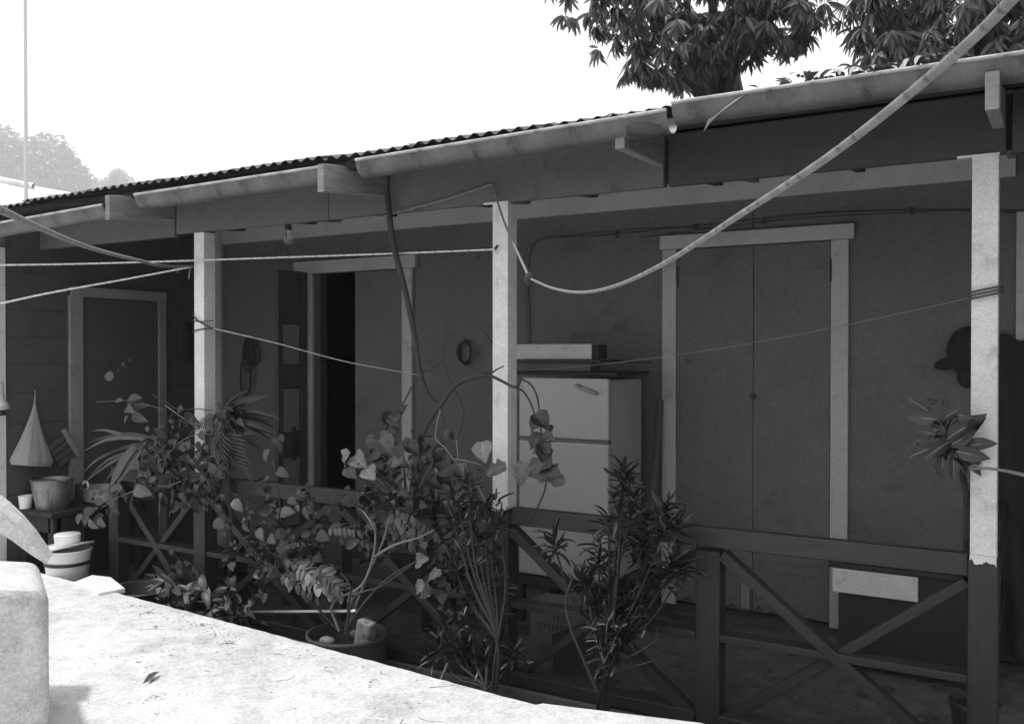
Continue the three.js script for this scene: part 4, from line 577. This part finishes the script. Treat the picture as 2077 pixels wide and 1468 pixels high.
// plants at the left end
{
  const b = [-4.454,0.968,0.02], t = thing('strap_leaf_plant', 'plant with long arching strap leaves on the rail at the left end', 'plant', [b[0], .70, b[2]]), o = [b[0], .70, b[2]], q = (a) => a.map((c, i) => c - o[i]);
  obj('pot', lathe([[0, 0], [.08, 0], [.11, .15], [.115, .15], [.1, .13], [0, .12]]), MT.tin, t);
  const sp = (m, w, ...p) => { const n = p.length; const c = new THREE.CatmullRomCurve3(p.map(q).map(v3)), N = 14, pos = [], uv = [], idx = []; for (let i = 0; i <= N; i++) { const u = i / N, a = c.getPointAt(u), d = c.getTangentAt(u), s = d.clone().cross(new THREE.Vector3(.2, .4, 1)).normalize(), k = w * P.strap(u) / 2; for (const e of [-1, 0, 1]) { pos.push(a.x + s.x * k * e, a.y + s.y * k * e, a.z + s.z * k * e + Math.abs(e) * k * .3); uv.push(e * w, u * .4); } } for (let i = 0; i < N; i++) for (let e = 0; e < 2; e++) { const v = i * 3 + e; idx.push(v, v + 1, v + 3, v + 1, v + 4, v + 3); } const g = new THREE.BufferGeometry(); g.setAttribute('position', new THREE.Float32BufferAttribute(pos, 3)); g.setAttribute('uv', new THREE.Float32BufferAttribute(uv, 2)); g.setIndex(idx); g.computeVertexNormals(); obj('leaf', g, m, t); };
  for (const p of [[[-4.485,1,0.05], [-4.652,1.017,0.1], [-4.848,0.999,0.15], [-5.009,0.923,0.2]], [[-4.485,0.984,0.05], [-4.768,0.954,0.05], [-4.851,0.886,0.2], [-5.021,0.782,0.2]], [[-4.485,0.984,0.05], [-4.72,0.925,0.05], [-4.99,0.847,0.05], [-4.991,0.737,0.2]], [[-4.481,0.97,0.06], [-4.803,0.89,0.06], [-5.052,0.78,0.06], [-5.239,0.67,0.06]], [[-4.518,0.999,0.06], [-4.802,1.025,0.06], [-5,1.048,0.06], [-5.127,1.036,0.06]], [[-4.518,0.953,0.06], [-4.755,0.846,0.06], [-4.927,0.772,0.06], [-5.012,0.687,0.06]], [[-4.481,1.016,0.06], [-4.73,1.035,0.06], [-5.026,0.995,0.06], [-5.18,0.949,0.06]], [[-4.427,0.913,0.06], [-4.36,0.811,0.06], [-4.338,0.693,0.06], [-4.374,0.539,0.06]], [[-4.45,0.911,0.06], [-4.418,0.777,0.06], [-4.446,0.654,0.06], [-4.474,0.545,0.06]], [[-4.204,0.911,0.06], [-4.033,0.804,0.06], [-4.017,0.704,0.06], [-4.042,0.599,0.06]], [[-4.292,0.906,0.06], [-4.24,0.76,0.06], [-4.249,0.64,0.06], [-4.267,0.534,0.06]], [[-4.565,0.904,0.06], [-4.636,0.792,0.06], [-4.708,0.663,0.06], [-4.747,0.535,0.06]]]) sp(pick(leafM), .024, ...p);
  for (const p of [[[-4.656,0.963,0.08], [-4.752,0.88,0.08], [-4.835,0.781,0.08], [-4.914,0.687,0.08]], [[-4.609,0.95,0.08], [-4.69,0.868,0.08], [-4.786,0.778,0.08], [-4.845,0.705,0.08]]]) sp(leafM[3], .075, ...p);
  for (const p of [[[-4.539,0.923,0.08], [-4.549,0.831,0.08], [-4.614,0.75,0.08], [-4.657,0.701,0.08]], [[-4.47,0.912,0.08], [-4.484,0.82,0.08], [-4.503,0.728,0.08]], [[-4.382,0.84,0.06], [-4.36,0.781,0.06], [-4.392,0.688,0.06]], [[-4.36,0.796,0.06], [-4.419,0.732,0.06], [-4.437,0.654,0.06]]]) sp(pick(leafM), .1, ...p);
}
{
  const b = [-4.227,0.82,0.06], t = thing('leafy_creeper', 'leafy creeper tumbling over the left end railing with a cluster hanging at the corner', 'plant', b), q = (a) => a.map((c, i) => c - b[i]);
  for (const a of [[[-4.071,0.836,0.1], [-4.332,0.743,0.1], [-4.514,0.729,0.1], [-4.702,0.669,0.1], [-4.823,0.628,0.1], [-4.971,0.553,0.1]], [[-4.376,0.89,0.1], [-4.243,1.001,0.1], [-4.07,1.068,0.1], [-3.944,1.103,0.1]], [[-4.465,1.291,0.1], [-4.352,1.249,0.1], [-4.264,1.213,0.1], [-4.189,1.21,0.1], [-4.069,1.217,0.1], [-3.944,1.209,0.1]], [[-4.352,1.228,0.1], [-4.177,1.152,0.1], [-3.986,1.107,0.1]], [[-4.134,1.153,0.1], [-4.234,1.061,0.1], [-4.309,1.013,0.1]], [[-3.991,0.837,0.06], [-3.958,0.723,0.06], [-4.013,0.602,0.06]]]) obj('stem', tube(a.map(q), .004, .003, 24, 5), rnd() < .5 ? MT.stemPale : MT.stem, t);
  const lv = (ms, a, c) => lf(t, G.ovate, ms, q(a), q(c), [-.2, .6, 1], 1.2);
lv(leafM, [-4.743,0.702,0.14], [-4.851,0.665,0.16]);
lv(leafM, [-4.914,0.642,0.14], [-4.959,0.688,0.16]);
lv(leafM, [-4.767,0.669,0.14], [-4.725,0.721,0.16]);
lv(leafM, [-4.889,0.597,0.14], [-4.96,0.619,0.16]);
lv(leafM, [-4.816,0.588,0.14], [-4.911,0.551,0.16]);
lv(leafM, [-4.939,0.561,0.14], [-5.011,0.511,0.16]);
lv(leafM, [-4.989,0.525,0.14], [-5.081,0.545,0.16]);
lv(leafM, [-4.782,0.581,0.14], [-4.716,0.547,0.16]);
lv(leafM, [-4.865,0.552,0.14], [-4.911,0.504,0.16]);
lv(leafM, [-5.04,0.521,0.14], [-5.062,0.443,0.16]);
lv(leafM, [-4.915,0.516,0.14], [-5.021,0.437,0.16]);
lv(leafM, [-4.964,0.496,0.14], [-4.911,0.436,0.16]);
lv(leafM, [-5.065,0.487,0.14], [-5.112,0.517,0.16]);
lv(leafM, [-4.816,0.634,0.14], [-4.725,0.62,0.16]);
lv(leafM, [-4.989,0.651,0.14], [-5.071,0.622,0.16]);
lv(leafM, [-4.577,0.714,0.14], [-4.427,0.699,0.16]);
lv(leafM, [-4.624,0.696,0.14], [-4.611,0.73,0.16]);
lv(leafM, [-4.624,0.68,0.14], [-4.631,0.561,0.16]);
lv(leafM, [-4.128,1.214,0.14], [-4.233,1.206,0.16]);
lv([leafM[3], leafPale[0]], [-5.042,0.527,0.18], [-5.043,0.461,0.2]);
lv([leafM[3], leafPale[0]], [-4.992,0.494,0.18], [-4.923,0.423,0.2]);
lv([leafM[3], leafPale[0]], [-4.922,0.5,0.18], [-4.854,0.454,0.2]);
lv([leafM[3], leafPale[0]], [-4.688,0.705,0.18], [-4.765,0.714,0.2]);
lv([leafM[3], leafPale[0]], [-4.515,0.724,0.18], [-4.384,0.713,0.2]);
  put(t, G.lance[1], leafDark[2], q([-4.177,1.187,0.1]), [.12, -.06, .02], .15, [-.2, .6, 1], 'leaf', 1.6);
  for (let i = 0; i < 230; i++) { const a = rr(0, 6.28), r = Math.sqrt(rnd()), c = [-4.206,0.894,0.04], p = [c[0] - b[0] + .36 * r * Math.cos(a), c[1] - b[1] + .27 * r * Math.sin(a), rr(-.06, .14)]; put(t, pick(G.ovate), pick(rnd() < .8 ? leafM : leafDark), p, [rr(-1, 1), rr(-1.2, .5), rr(-.2, .6)], rr(.04, .09), [rr(-.9, .9), rr(0, 1), rr(0, 1)], 'leaf', 1.1); }
}
{
  const b = [-3.892,0.778,0], t = thing('fan_palm', 'dark palm with narrow fronds rising right of the left white post', 'palm', b), q = (a) => a.map((c, i) => c - b[i]);
  obj('stem', tube([[0, -.25, 0], q([-3.933,1.009,0]), q([-3.953,1.154,0])], .014, .01, 12, 7), MT.stem, t);
  const sl = (ms, w, a, c) => { const A = q(a), d = q(c).map((x, i) => x - A[i]); put(t, pick(G.lance), pick(ms), A, d, Math.hypot(...d), [-.2, .7, .8], 'frond', w); };
sl(leafDark, .5, [-3.975,1.196,-0.02], [-3.768,1.376,0]);
sl(leafDark, .5, [-3.975,1.187,-0.02], [-3.672,1.363,0]);
sl(leafDark, .5, [-3.963,1.182,-0.02], [-3.649,1.319,0]);
sl(leafDark, .5, [-3.954,1.176,-0.02], [-3.59,1.266,0]);
sl(leafDark, .5, [-3.954,1.158,-0.02], [-3.61,1.238,0]);
sl(leafDark, .5, [-3.954,1.147,-0.02], [-3.59,1.134,0]);
sl(leafDark, .5, [-3.975,1.196,-0.02], [-3.857,1.374,0]);
sl(leafDark, .5, [-3.871,1.156,-0.02], [-3.579,1.084,0]);
sl(leafDark, .5, [-3.913,1.11,-0.02], [-3.689,1.007,0]);
sl(leafDark, .5, [-3.975,1.166,-0.02], [-4.058,1.283,0]);
sl(leafDark, .5, [-3.934,1.139,-0.02], [-3.749,1.041,0]);
sl(leafDark, .5, [-3.996,1.18,-0.02], [-4.187,1.145,0]);
sl(leafM, .45, [-3.847,1.103,0.04], [-3.887,0.844,0.06]);
sl(leafM, .45, [-3.806,1.076,0.04], [-3.674,0.881,0.06]);
sl(leafM, .45, [-3.888,1.072,0.04], [-3.858,0.817,0.06]);
sl(leafM, .45, [-3.929,1.041,0.04], [-3.949,0.796,0.06]);
sl(leafM, .45, [-3.95,1.127,0.04], [-4.066,1.036,0.06]);
sl(leafM, .45, [-3.971,1.097,0.04], [-4.083,0.971,0.06]);
sl(leafM, .45, [-3.786,1.063,0.04], [-3.626,1.114,0.06]);
sl(leafM, .45, [-3.847,1.132,0.04], [-3.948,1.013,0.06]);
sl(leafM, .45, [-3.827,1.104,0.04], [-3.745,0.939,0.06]);
  for (const [a, c] of [[[-3.95,1.171,0.04], [-4.055,0.94,0.12]], [[-3.906,1.159,0.06], [-3.92,0.851,0.14]], [[-3.888,1.13,0.04], [-3.76,0.873,0.12]], [[-3.995,1.182,0], [-4.134,1.124,0.1]]]) { const A = q(a), d = q(c).map((x, i) => x - A[i]); put(t, pick(G.palm), pick(leafM), A, d, Math.hypot(...d) * 1.1, [-.3, .5, 1], 'frond'); }
  for (let i = 0; i < 22; i++) { const p = q([-3.924,1.169,0]).map((c) => c + rr(-.06, .06)); put(t, pick(G.ovate), pick(leafM), p, [rr(-1, 1), rr(-1, .6), rr(-.2, .6)], rr(.05, .1), [0, .8, .8]); }
}
{ // sprig hung on a thread in front of the left door
  const b = [-4.675,1.194,0.1], t = thing('hanging_sprig', 'small pale sprig of leaves hanging in front of the left door', 'sprig', b), q = (a) => a.map((c, i) => c - b[i]); obj('stem', tube([[-4.795,1.237,0.1], [-4.689,1.249,0.1], [-4.661,1.188,0.1], [-4.652,1.149,0.1], [-4.69,1.107,0.1]].map(q), .003, .002, 14, 5), MT.stem, t);
  const lv = (ms, a, c) => lf(t, G.ovate, ms, q(a), q(c), [-.2, .6, 1], 1);
lv([leafM[3], leafM[2]], [-4.689,1.24,0.1], [-4.768,1.167,0.12]);
lv([leafM[3], leafM[2]], [-4.718,1.248,0.1], [-4.767,1.26,0.12]);
lv([leafM[3], leafM[2]], [-4.68,1.249,0.1], [-4.554,1.278,0.12]);
lv([leafM[3], leafM[2]], [-4.661,1.195,0.1], [-4.54,1.245,0.12]);
lv([leafM[3], leafM[2]], [-4.661,1.164,0.1], [-4.541,1.133,0.12]);
lv([leafM[3], leafM[2]], [-4.661,1.158,0.1], [-4.71,1.096,0.12]);
lv([leafM[3], leafM[2]], [-4.689,1.2,0.1], [-4.587,1.198,0.12]);
lv([leafM[3], leafM[2]], [-4.689,1.249,0.1], [-4.719,1.274,0.12]);
  obj('thread', tube([[-5.017,1.23,0.1], [-4.675,1.246,0.1], [-4.375,1.204,0.1]].map(q), .0012, .0012, 8, 4), MT.trimGrey, t); }
{ // low growth in the channel
  const b = [-3.897,0.093,0.18], t = thing('channel_weeds', 'low leafy weeds in the channel at the foot of the left white post', 'plant', [b[0], -.26, b[2]]), o = [b[0], -.26, b[2]];
  for (let i = 0; i < 60; i++) { const a = [-4.355,0.102,0.12], c = [-3.644,0.101,0.12], u = rnd(), p = [a[0] + (c[0] - a[0]) * u + rr(-.05, .05) - o[0], a[1] + (c[1] - a[1]) * u + rr(-.1, .12) - o[1], rr(-.12, .1)]; if (i % 2) obj('stem', tube([[p[0] * .5, 0, p[2] * .4], [p[0] * .8, p[1] * .6, p[2]], p], .004, .003, 8, 5), MT.stem, t); const n = 3 + Math.floor(rnd() * 3); for (let k = 0; k < n; k++) put(t, pick(G.lance), pick(leafM), p, [rr(-1, 1), rr(-.5, .5), rr(-.3, .8)], rr(.08, .15), [0, 1, .4], 'leaf', 1.4); }
}
{ const t = thing('floor_fern', 'dark fern standing on the veranda floor behind the left railing', 'plant', [-4.279,0.165,-0.35].map((c, i) => i === 1 ? -.06 : c)); obj('pot', lathe([[0, 0], [.07, 0], [.1, .14], [.09, .13], [0, .12]]), MT.tin, t); whorl(t, G.lance, leafDark, [0, .22, 0], 26, .16, .28, UP, .0, 1.3, .6); }

{ // thicket of small mixed leaves hanging along the railing between the left post and the drum
  const b = [-3.434,0.551,0.1], t = thing('rail_creeper', 'tangle of small dull leaves and thin twigs over the railing above the drum', 'plant', b), q = (a) => a.map((c, i) => c - b[i]);
  const S = [[[-3.508,0.819,0.1], [-3.433,0.661,0.1], [-3.322,0.535,0.1], [-3.286,0.377,0.1]], [[-3.194,0.845,0.12], [-3.124,0.692,0.12], [-3.177,0.527,0.12], [-3.267,0.357,0.12]], [[-3.742,0.745,0.1], [-3.586,0.591,0.1], [-3.434,0.441,0.1], [-3.323,0.291,0.1]], [[-2.935,0.81,0.1], [-3.072,0.641,0.1], [-3.143,0.474,0.1], [-3.214,0.332,0.1]], [[-2.546,0.841,0.1], [-2.609,0.66,0.1], [-2.705,0.524,0.1]], [[-2.334,0.882,0.1], [-2.394,0.706,0.1], [-2.364,0.538,0.1], [-2.275,0.403,0.1]], [[-2.704,0.884,0.14], [-2.801,0.699,0.14], [-2.769,0.499,0.14]], [[-3.904,0.818,0.1], [-3.843,0.623,0.1], [-3.783,0.43,0.1], [-3.824,0.226,0.1]], [[-3.544,0.519,0.14], [-3.394,0.426,0.14], [-3.106,0.381,0.14], [-2.934,0.428,0.14]], [[-2.624,0.818,0.16], [-2.44,0.687,0.16], [-2.263,0.561,0.16], [-2.177,0.382,0.16]], [[-2.149,0.88,0.16], [-2.177,0.666,0.16], [-2.121,0.46,0.16], [-2.177,0.264,0.16]], [[-2.38,0.572,0.16], [-2.263,0.394,0.16], [-2.177,0.217,0.16], [-2.093,0.089,0.16]], [[-3.621,0.483,0.14], [-3.469,0.309,0.14], [-3.545,0.161,0.14]], [[-4.24,0.358,0.14], [-4.068,0.232,0.14], [-3.943,0.134,0.14]]];
  for (const p of S) { const c = new THREE.CatmullRomCurve3(p.map(q).map(v3)); obj('stem', tube(p.map(q), .0035, .002, 18, 5), rnd() < .3 ? MT.stem : MT.stemDark, t); for (let i = 0; i < 30; i++) { const u = rnd(), a = c.getPoint(u); a.x += rr(-.04, .04); a.y += rr(-.04, .04); put(t, pick(rnd() < .6 ? G.ovate : G.heart), pick(rnd() < .65 ? leafDark : rnd() < .96 ? leafM : leafPale), a, [rr(-1, 1), rr(-1.2, .4), rr(-.4, .7)], rr(.03, .07), [rr(-1, 1), rr(.1, 1), rr(0, 1)], 'leaf', 1.1); } }
}

// ---------- trees, far things, litter ----------
function foliage(parent, n, place, geos, ms, near) {       // the nearest blades as parts, the rest in one body of leaves
  const list = many(n, place), inst = []; for (const l of list) if (near && near(l) && parent.children.length < 290) put(parent, pick(geos), pick(ms), l.p, l.d, l.L, l.n); else inst.push(l);
  const im = new THREE.InstancedMesh(geos[0], ms[0], inst.length), m = new THREE.Matrix4(), c = new THREE.Color();
  inst.forEach((l, i) => { const y = v3(l.d).normalize(), z = v3(l.n); z.addScaledVector(y, -z.dot(y)).normalize(); const x = y.clone().cross(z); m.makeBasis(x.multiplyScalar(l.L), y.multiplyScalar(l.L), z.multiplyScalar(l.L)).setPosition(l.p); im.setMatrixAt(i, m); const g = rr(.6, 1.6); im.setColorAt(i, c.setRGB(g, g, g)); });
  im.name = 'foliage'; im.userData.kind = 'stuff'; im.castShadow = im.receiveShadow = true; parent.add(im);
}
const mangoM = [LM(.28, { roughness: .7, transmission: .6 }), LM(.4, { roughness: .7, transmission: .62 })];
function mangoTree(label, base, top, blobs, per, near) {
  const t = thing('mango_tree', label, 'tree', base), o = new THREE.Vector3(...base);
  obj('trunk', tube([[0, 0, 0], [.1, top[1] * .4, .05], [top[0] - base[0], top[1], top[2] - base[2]]], .24, .12, 18, 10), MT.bark, t);
  const list = [];
  for (const [x, y, z, a, b, c, n] of blobs) {
    obj('limb', tube([[(top[0] - base[0]) * .9, top[1] * .8, (top[2] - base[2]) * .9], [(x - base[0]) * .6 + (top[0] - base[0]) * .4, y - .2 - base[1], z - base[2]], [x - base[0], y - base[1], z - base[2]]], .07, .02, 12, 6), MT.bark, t);
    for (let k = 0; k < n; k++) {
      const u = rr(-1, 1), ph = rr(0, 6.2832), s = Math.sqrt(1 - u * u), r = Math.pow(rnd(), .22), cx = x + a * r * s * Math.cos(ph), cy = y + b * r * u, cz = z + c * r * s * Math.sin(ph), out = new THREE.Vector3(s * Math.cos(ph), u * .6 - .1, s * Math.sin(ph));
      for (let i = 0; i < per; i++) { const d = new THREE.Vector3(rr(-1, 1), rr(-1.25, .15), rr(-1, 1)).normalize().addScaledVector(out, .55); d.y -= .45; d.normalize(); const nn = out.clone().addScaledVector(UP, .8); nn.x += rr(-.5, .5); nn.z += rr(-.5, .5); list.push({ p: new THREE.Vector3(cx, cy, cz).addScaledVector(d, .02).sub(o), d, L: rr(.11, .2), n: nn }); }
    }
  }
  foliage(t, list.length, (i) => list[i], G.mango, mangoM, near ? (l) => near(l.p.x + o.x, l.p.y + o.y, l.p.z + o.z) : null);
}
mangoTree('long leaved mango tree crown hanging over the roof, the left and paler of two', [-2.5, -.3, -6.4], [-2.6, 5.2, -5.0],
  [[-2.68, 5.0, -4.3, 1.0, .92, .8, 190], [-3.35, 5.3, -4.3, .75, .6, .7, 110], [-2.8, 4.42, -4.2, .46, .42, .4, 55], [-2.3, 4.58, -4.3, .5, .45, .45, 60], [-1.95, 4.85, -4.4, .6, .62, .6, 95], [-1.72, 4.6, -4.4, .34, .42, .4, 40], [-2.5, 6.2, -4.6, 1.3, .8, 1, 90]], 15, (x, y, z) => z > -3.95 && y < 5.3);
mangoTree('dark dense mango tree crown over the roof at the upper right corner, with unseen foliage added to shade the right side', [.9, -.3, -6.2], [.6, 5.0, -5.0],
  [[-.3, 4.9, -4.5, 1.05, 1.0, .9, 260], [.5, 4.4, -4.6, .9, .8, .9, 240], [-.95, 4.75, -4.5, .5, .6, .5, 80], [-.75, 4.2, -4.5, .5, .4, .5, 60], [-.1, 4.1, -4.6, .9, .45, .6, 130], [1.5, 5.4, -4.6, 1.3, 1.2, 1.2, 150], [0, 6.3, -4.8, 1.8, .9, 1.4, 150], [2.6, 5.6, -3.2, 1.4, 1.2, 1.4, 120], [2.3, 3.8, .6, 1.5, 1.9, 1.5, 200], [3.6, 4.8, 2.6, 2, 1.8, 2, 200], [2.2, 1.7, 1.2, 1.3, 1.3, 1.3, 130], [2.0, 3.4, 6.6, 2.2, 1.9, 1.9, 200], [1.2, 1.9, 6.2, 1.5, 2.1, 1.6, 200], [2.9, 2.6, 4.6, 1.6, 2.4, 1.6, 200]], 13, (x, y, z) => z > -4.0 && y < 5.1 && x < .3);  // crown masses forward of the roof are unseen, added to block sky light
// far tree and bushes beyond the white roof
function farTree(label, c, r, h, n) {
  const t = thing('broadleaf_tree', label, 'tree', [c[0], -.3, c[2]]); obj('trunk', tube([[0, 0, 0], [.2, c[1] * .6, 0], [0, c[1], 0]], .5, .2, 10, 8), MT.bark, t);
  const list = [], bl = many(26, () => { const u = rr(-.5, 1), p = rr(0, 6.28), s = Math.sqrt(Math.max(0, 1 - u * u)); return [r * .72 * s * Math.cos(p), c[1] + h * .7 * u, r * .72 * s * Math.sin(p), r * rr(.28, .45)]; });
  for (let i = 0; i < n; i++) { const b = pick(bl), u = rr(-1, 1), p = rr(0, 6.28), s = Math.sqrt(1 - u * u), k = b[3] * Math.pow(rnd(), .3); list.push({ p: new THREE.Vector3(b[0] + k * s * Math.cos(p), b[1] + k * u * .8, b[2] + k * s * Math.sin(p)), d: new THREE.Vector3(rr(-1, 1), rr(-.8, .8), rr(-1, 1)), L: rr(.25, .5) * r / 4, n: new THREE.Vector3(rr(-.5, .5), 1, rr(-.5, .5)) }); }
  foliage(t, n, (i) => list[i], [G.ovate[1]], [LM(.3, { transmission: .5 })], null);
}
farTree('pale hazy clump of tall trees behind the white roof at the left edge', [-552.436,101.874,-321.692], 48.3, 38.5, 18000);
farTree('small pale hazy tree right of the broad tree beyond the white roof', [-500.486,106.445,-355.871], 13.3, 9.1, 3600);
{ // white roofed building: a sheet roof sloping towards the yard
  const t = thing('white_roofed_building', 'low building with bright white roof behind the left gutter', 'building');
  const slab = (a, b, c, d, th) => { const p = [a, b, c, d, ...[a, b, c, d].map((q) => [q[0], q[1] - th, q[2]])], g = new THREE.BufferGeometry(); g.setAttribute('position', new THREE.Float32BufferAttribute(p.flat(), 3)); g.setIndex([0, 1, 2, 0, 2, 3, 4, 6, 5, 4, 7, 6, 0, 4, 5, 0, 5, 1, 1, 5, 6, 1, 6, 2, 2, 6, 7, 2, 7, 3, 3, 7, 4, 3, 4, 0]); const n = uvm(g.toNonIndexed()); n.computeVertexNormals(); return n; };
  const A = [-24.371,6.292,-7.339], B = [-19.957,5.343,-12.253], C = [-16.587,3.883,-9.579], D = [-19.892,4.645,-5.316];
  obj('roof', slab(A, B, C, D, .08), MT.roofWhite, t); obj('ridge_cap', tube([A, [-21.678,5.691,-9.733]], .1, .1, 4, 10), MT.roofWhite, t); obj('wall', slab([D[0], D[1] - .1, D[2] - .3], [C[0], C[1] - .1, C[2] - .3], [C[0], C[1] - .1, C[2] - .5], [D[0], D[1] - .1, D[2] - .5], 6), MT.farWall, t);
}
{ const q = [-12.885,3.858,-4.215]; const t = thing('mast_pole', 'tall thin white pole rising behind the left end of the roof', 'pole', [q[0], -.3, q[2]]); obj('mast', tube([[0, 0, 0], [0, 4, 0], [0, 9.5, 0]], .032, .022, 6, 10), MT.plastic, t); }
// dry leaves on the roof edge and in the gutter
{ const spots = [[-0.427,2.549,0.36], [-0.41,2.543,0.36], [-0.385,2.549,0.36], [-0.36,2.544,0.36], [-0.335,2.535,0.36], [-0.311,2.538,0.36], [-0.286,2.537,0.36], [-0.262,2.539,0.36], [-0.246,2.533,0.36], [-0.222,2.534,0.36], [-0.206,2.537,0.36], [-0.183,2.538,0.36], [-0.167,2.539,0.36], [-0.148,2.539,0.36], [-0.136,2.53,0.36], [-0.113,2.537,0.36], [-0.584,2.541,0.36], [-0.513,2.544,0.36], [-0.656,2.537,0.36]], g = [];
  for (const p of spots) for (let k = 0; k < 7; k++) { const q = blade(.3, P.lance, { n: 4, m: 1, fold: .25, bend: rr(.4, 1.6) }), s = rr(.05, .11); q.scale(s, s, s).rotateX(-1.45 + rr(-.2, .5)).rotateY(rr(0, 6.28)).translate(p[0] + rr(-.05, .05), p[1] + rr(-.006, .014), p[2] + rr(-.12, .06)); g.push(q); }
  const pile = obj('leaf_litter', g, dryM[1], scene); pile.userData = { kind: 'stuff', label: 'heap of dry leaves along the roof edge at the right', category: 'litter' };
  const one = (p, d, L, label) => { const o = put(scene, G.mango[1], pick(dryM), p, d, L, [0, 1, .3], numbered('dry_leaf'), 1.3); o.userData = { label, category: 'leaf' }; };
  one([-1.241,2.504,0.43], [-1, -.05, .2], .1, 'dry leaf on the gutter rim above the third rafter end'); one([-1.507,2.503,0.43], [-1, -.15, .1], .09, 'dry leaf on the gutter rim above the middle white post'); one([-2.58,2.482,0.4], [-1, -.1, .1], .12, 'dry leaf caught where the two middle gutters meet');
  const l = put(scene, G.mango[1], dryM[1], [-0.7,2.506,0.45], [-0.832,2.468,0.475].map((c, i) => c - [-0.7,2.506,0.45][i]), .24, [0, .6, 1], numbered('dry_leaf'), 1.1); l.userData = { label: 'single long dry leaf drooping over the gutter rim', category: 'leaf' }; }
// litter on the paving and veranda floor
{ const l = put(scene, G.ovate[1], dryM[2], [-3.07,0.165,1.157], [-3.015,0.16,1.298].map((c, i) => c - [-3.07,0.165,1.157][i]), .17, UP, 'fallen_leaf', .38); l.userData = { label: 'dark curled fallen leaf lying on the pale paving', category: 'leaf' };
  const g = []; const Q = (x, y) => [x, .151, y];
  const near = [-2.783,0.15,1.434], far = [-4.131,0.15,0.555], rt = [-1.787,0.15,0.844];
  const frnd = () => { const u = rnd(), v = rnd(), x = far[0] + (rt[0] - far[0]) * u, ze = .35 + (x + 5.16) * .075, z = ze + .06 + v * v * 1.35; return [x, z]; };
  const seeds = many(20, () => frnd());
  for (let i = 0; i < 430; i++) { let [x, z] = frnd(); if (i % 3) { const s = pick(seeds), r = rr(0, .22) * rnd(); const a2 = rr(0, 6.28); x = s[0] + r * Math.cos(a2) * 1.4; z = Math.max(s[1] + r * Math.sin(a2), .42 + (x + 5.16) * .075); } const a = rr(-.7, .7) + (rnd() < .25 ? 1.5 : 0), L = rnd() < .07 ? rr(.04, .12) : rr(.004, .02), p = Q(x, z); g.push(tube([p, [p[0] + .5 * L * Math.cos(a), .153, p[2] + .5 * L * Math.sin(a)], [p[0] + L * Math.cos(a + rr(-.8, .8)), .1515, p[2] + L * Math.sin(a + rr(-.8, .8))]], rr(.0006, .0014), .0005, 4, 4)); }
  for (let i = 0; i < 70; i++) { const [x, z] = frnd(), q = blade(.5, P.ovate, { n: 2, m: 1, fold: .2, bend: .6 }); const s = rr(.004, .013); q.scale(s, s, s).rotateX(-1.5).rotateY(rr(0, 6.28)).translate(x, .152, z); g.push(q); }
  const o = obj('twig_litter', g, MT.stem, scene); o.userData = { kind: 'stuff', label: 'scattered dark twigs and leaf crumbs on the pale paving', category: 'litter' };
  const f = []; for (let i = 0; i < 130; i++) { const q = blade(.4, P.ovate, { n: 3, m: 1, fold: .2, bend: 1.2 }); const s = rr(.02, .09); q.scale(s, s, s).rotateX(-1.4).rotateY(rr(0, 6.28)).translate(rr(-4, 0), -.056, rr(-1.45, 0)); f.push(q); }
  const fo = obj('floor_litter', f, dryM[2], scene); fo.userData = { kind: 'stuff', label: 'dead leaves strewn over the veranda floor', category: 'litter' };
}
for (const [t, l] of spill) { const g = l.map((o) => { o.updateMatrix(); return o.geometry.clone().applyMatrix4(o.matrix); }); const o = obj('foliage', g, leafDark[1], t); o.userData.kind = 'stuff'; }
scene.traverse((o) => { if (o.isMesh) { o.castShadow = o.receiveShadow = true; } });
scene.fog = new THREE.FogExp2(0xffffff, 0.0013);
renderer.render(scene, camera);
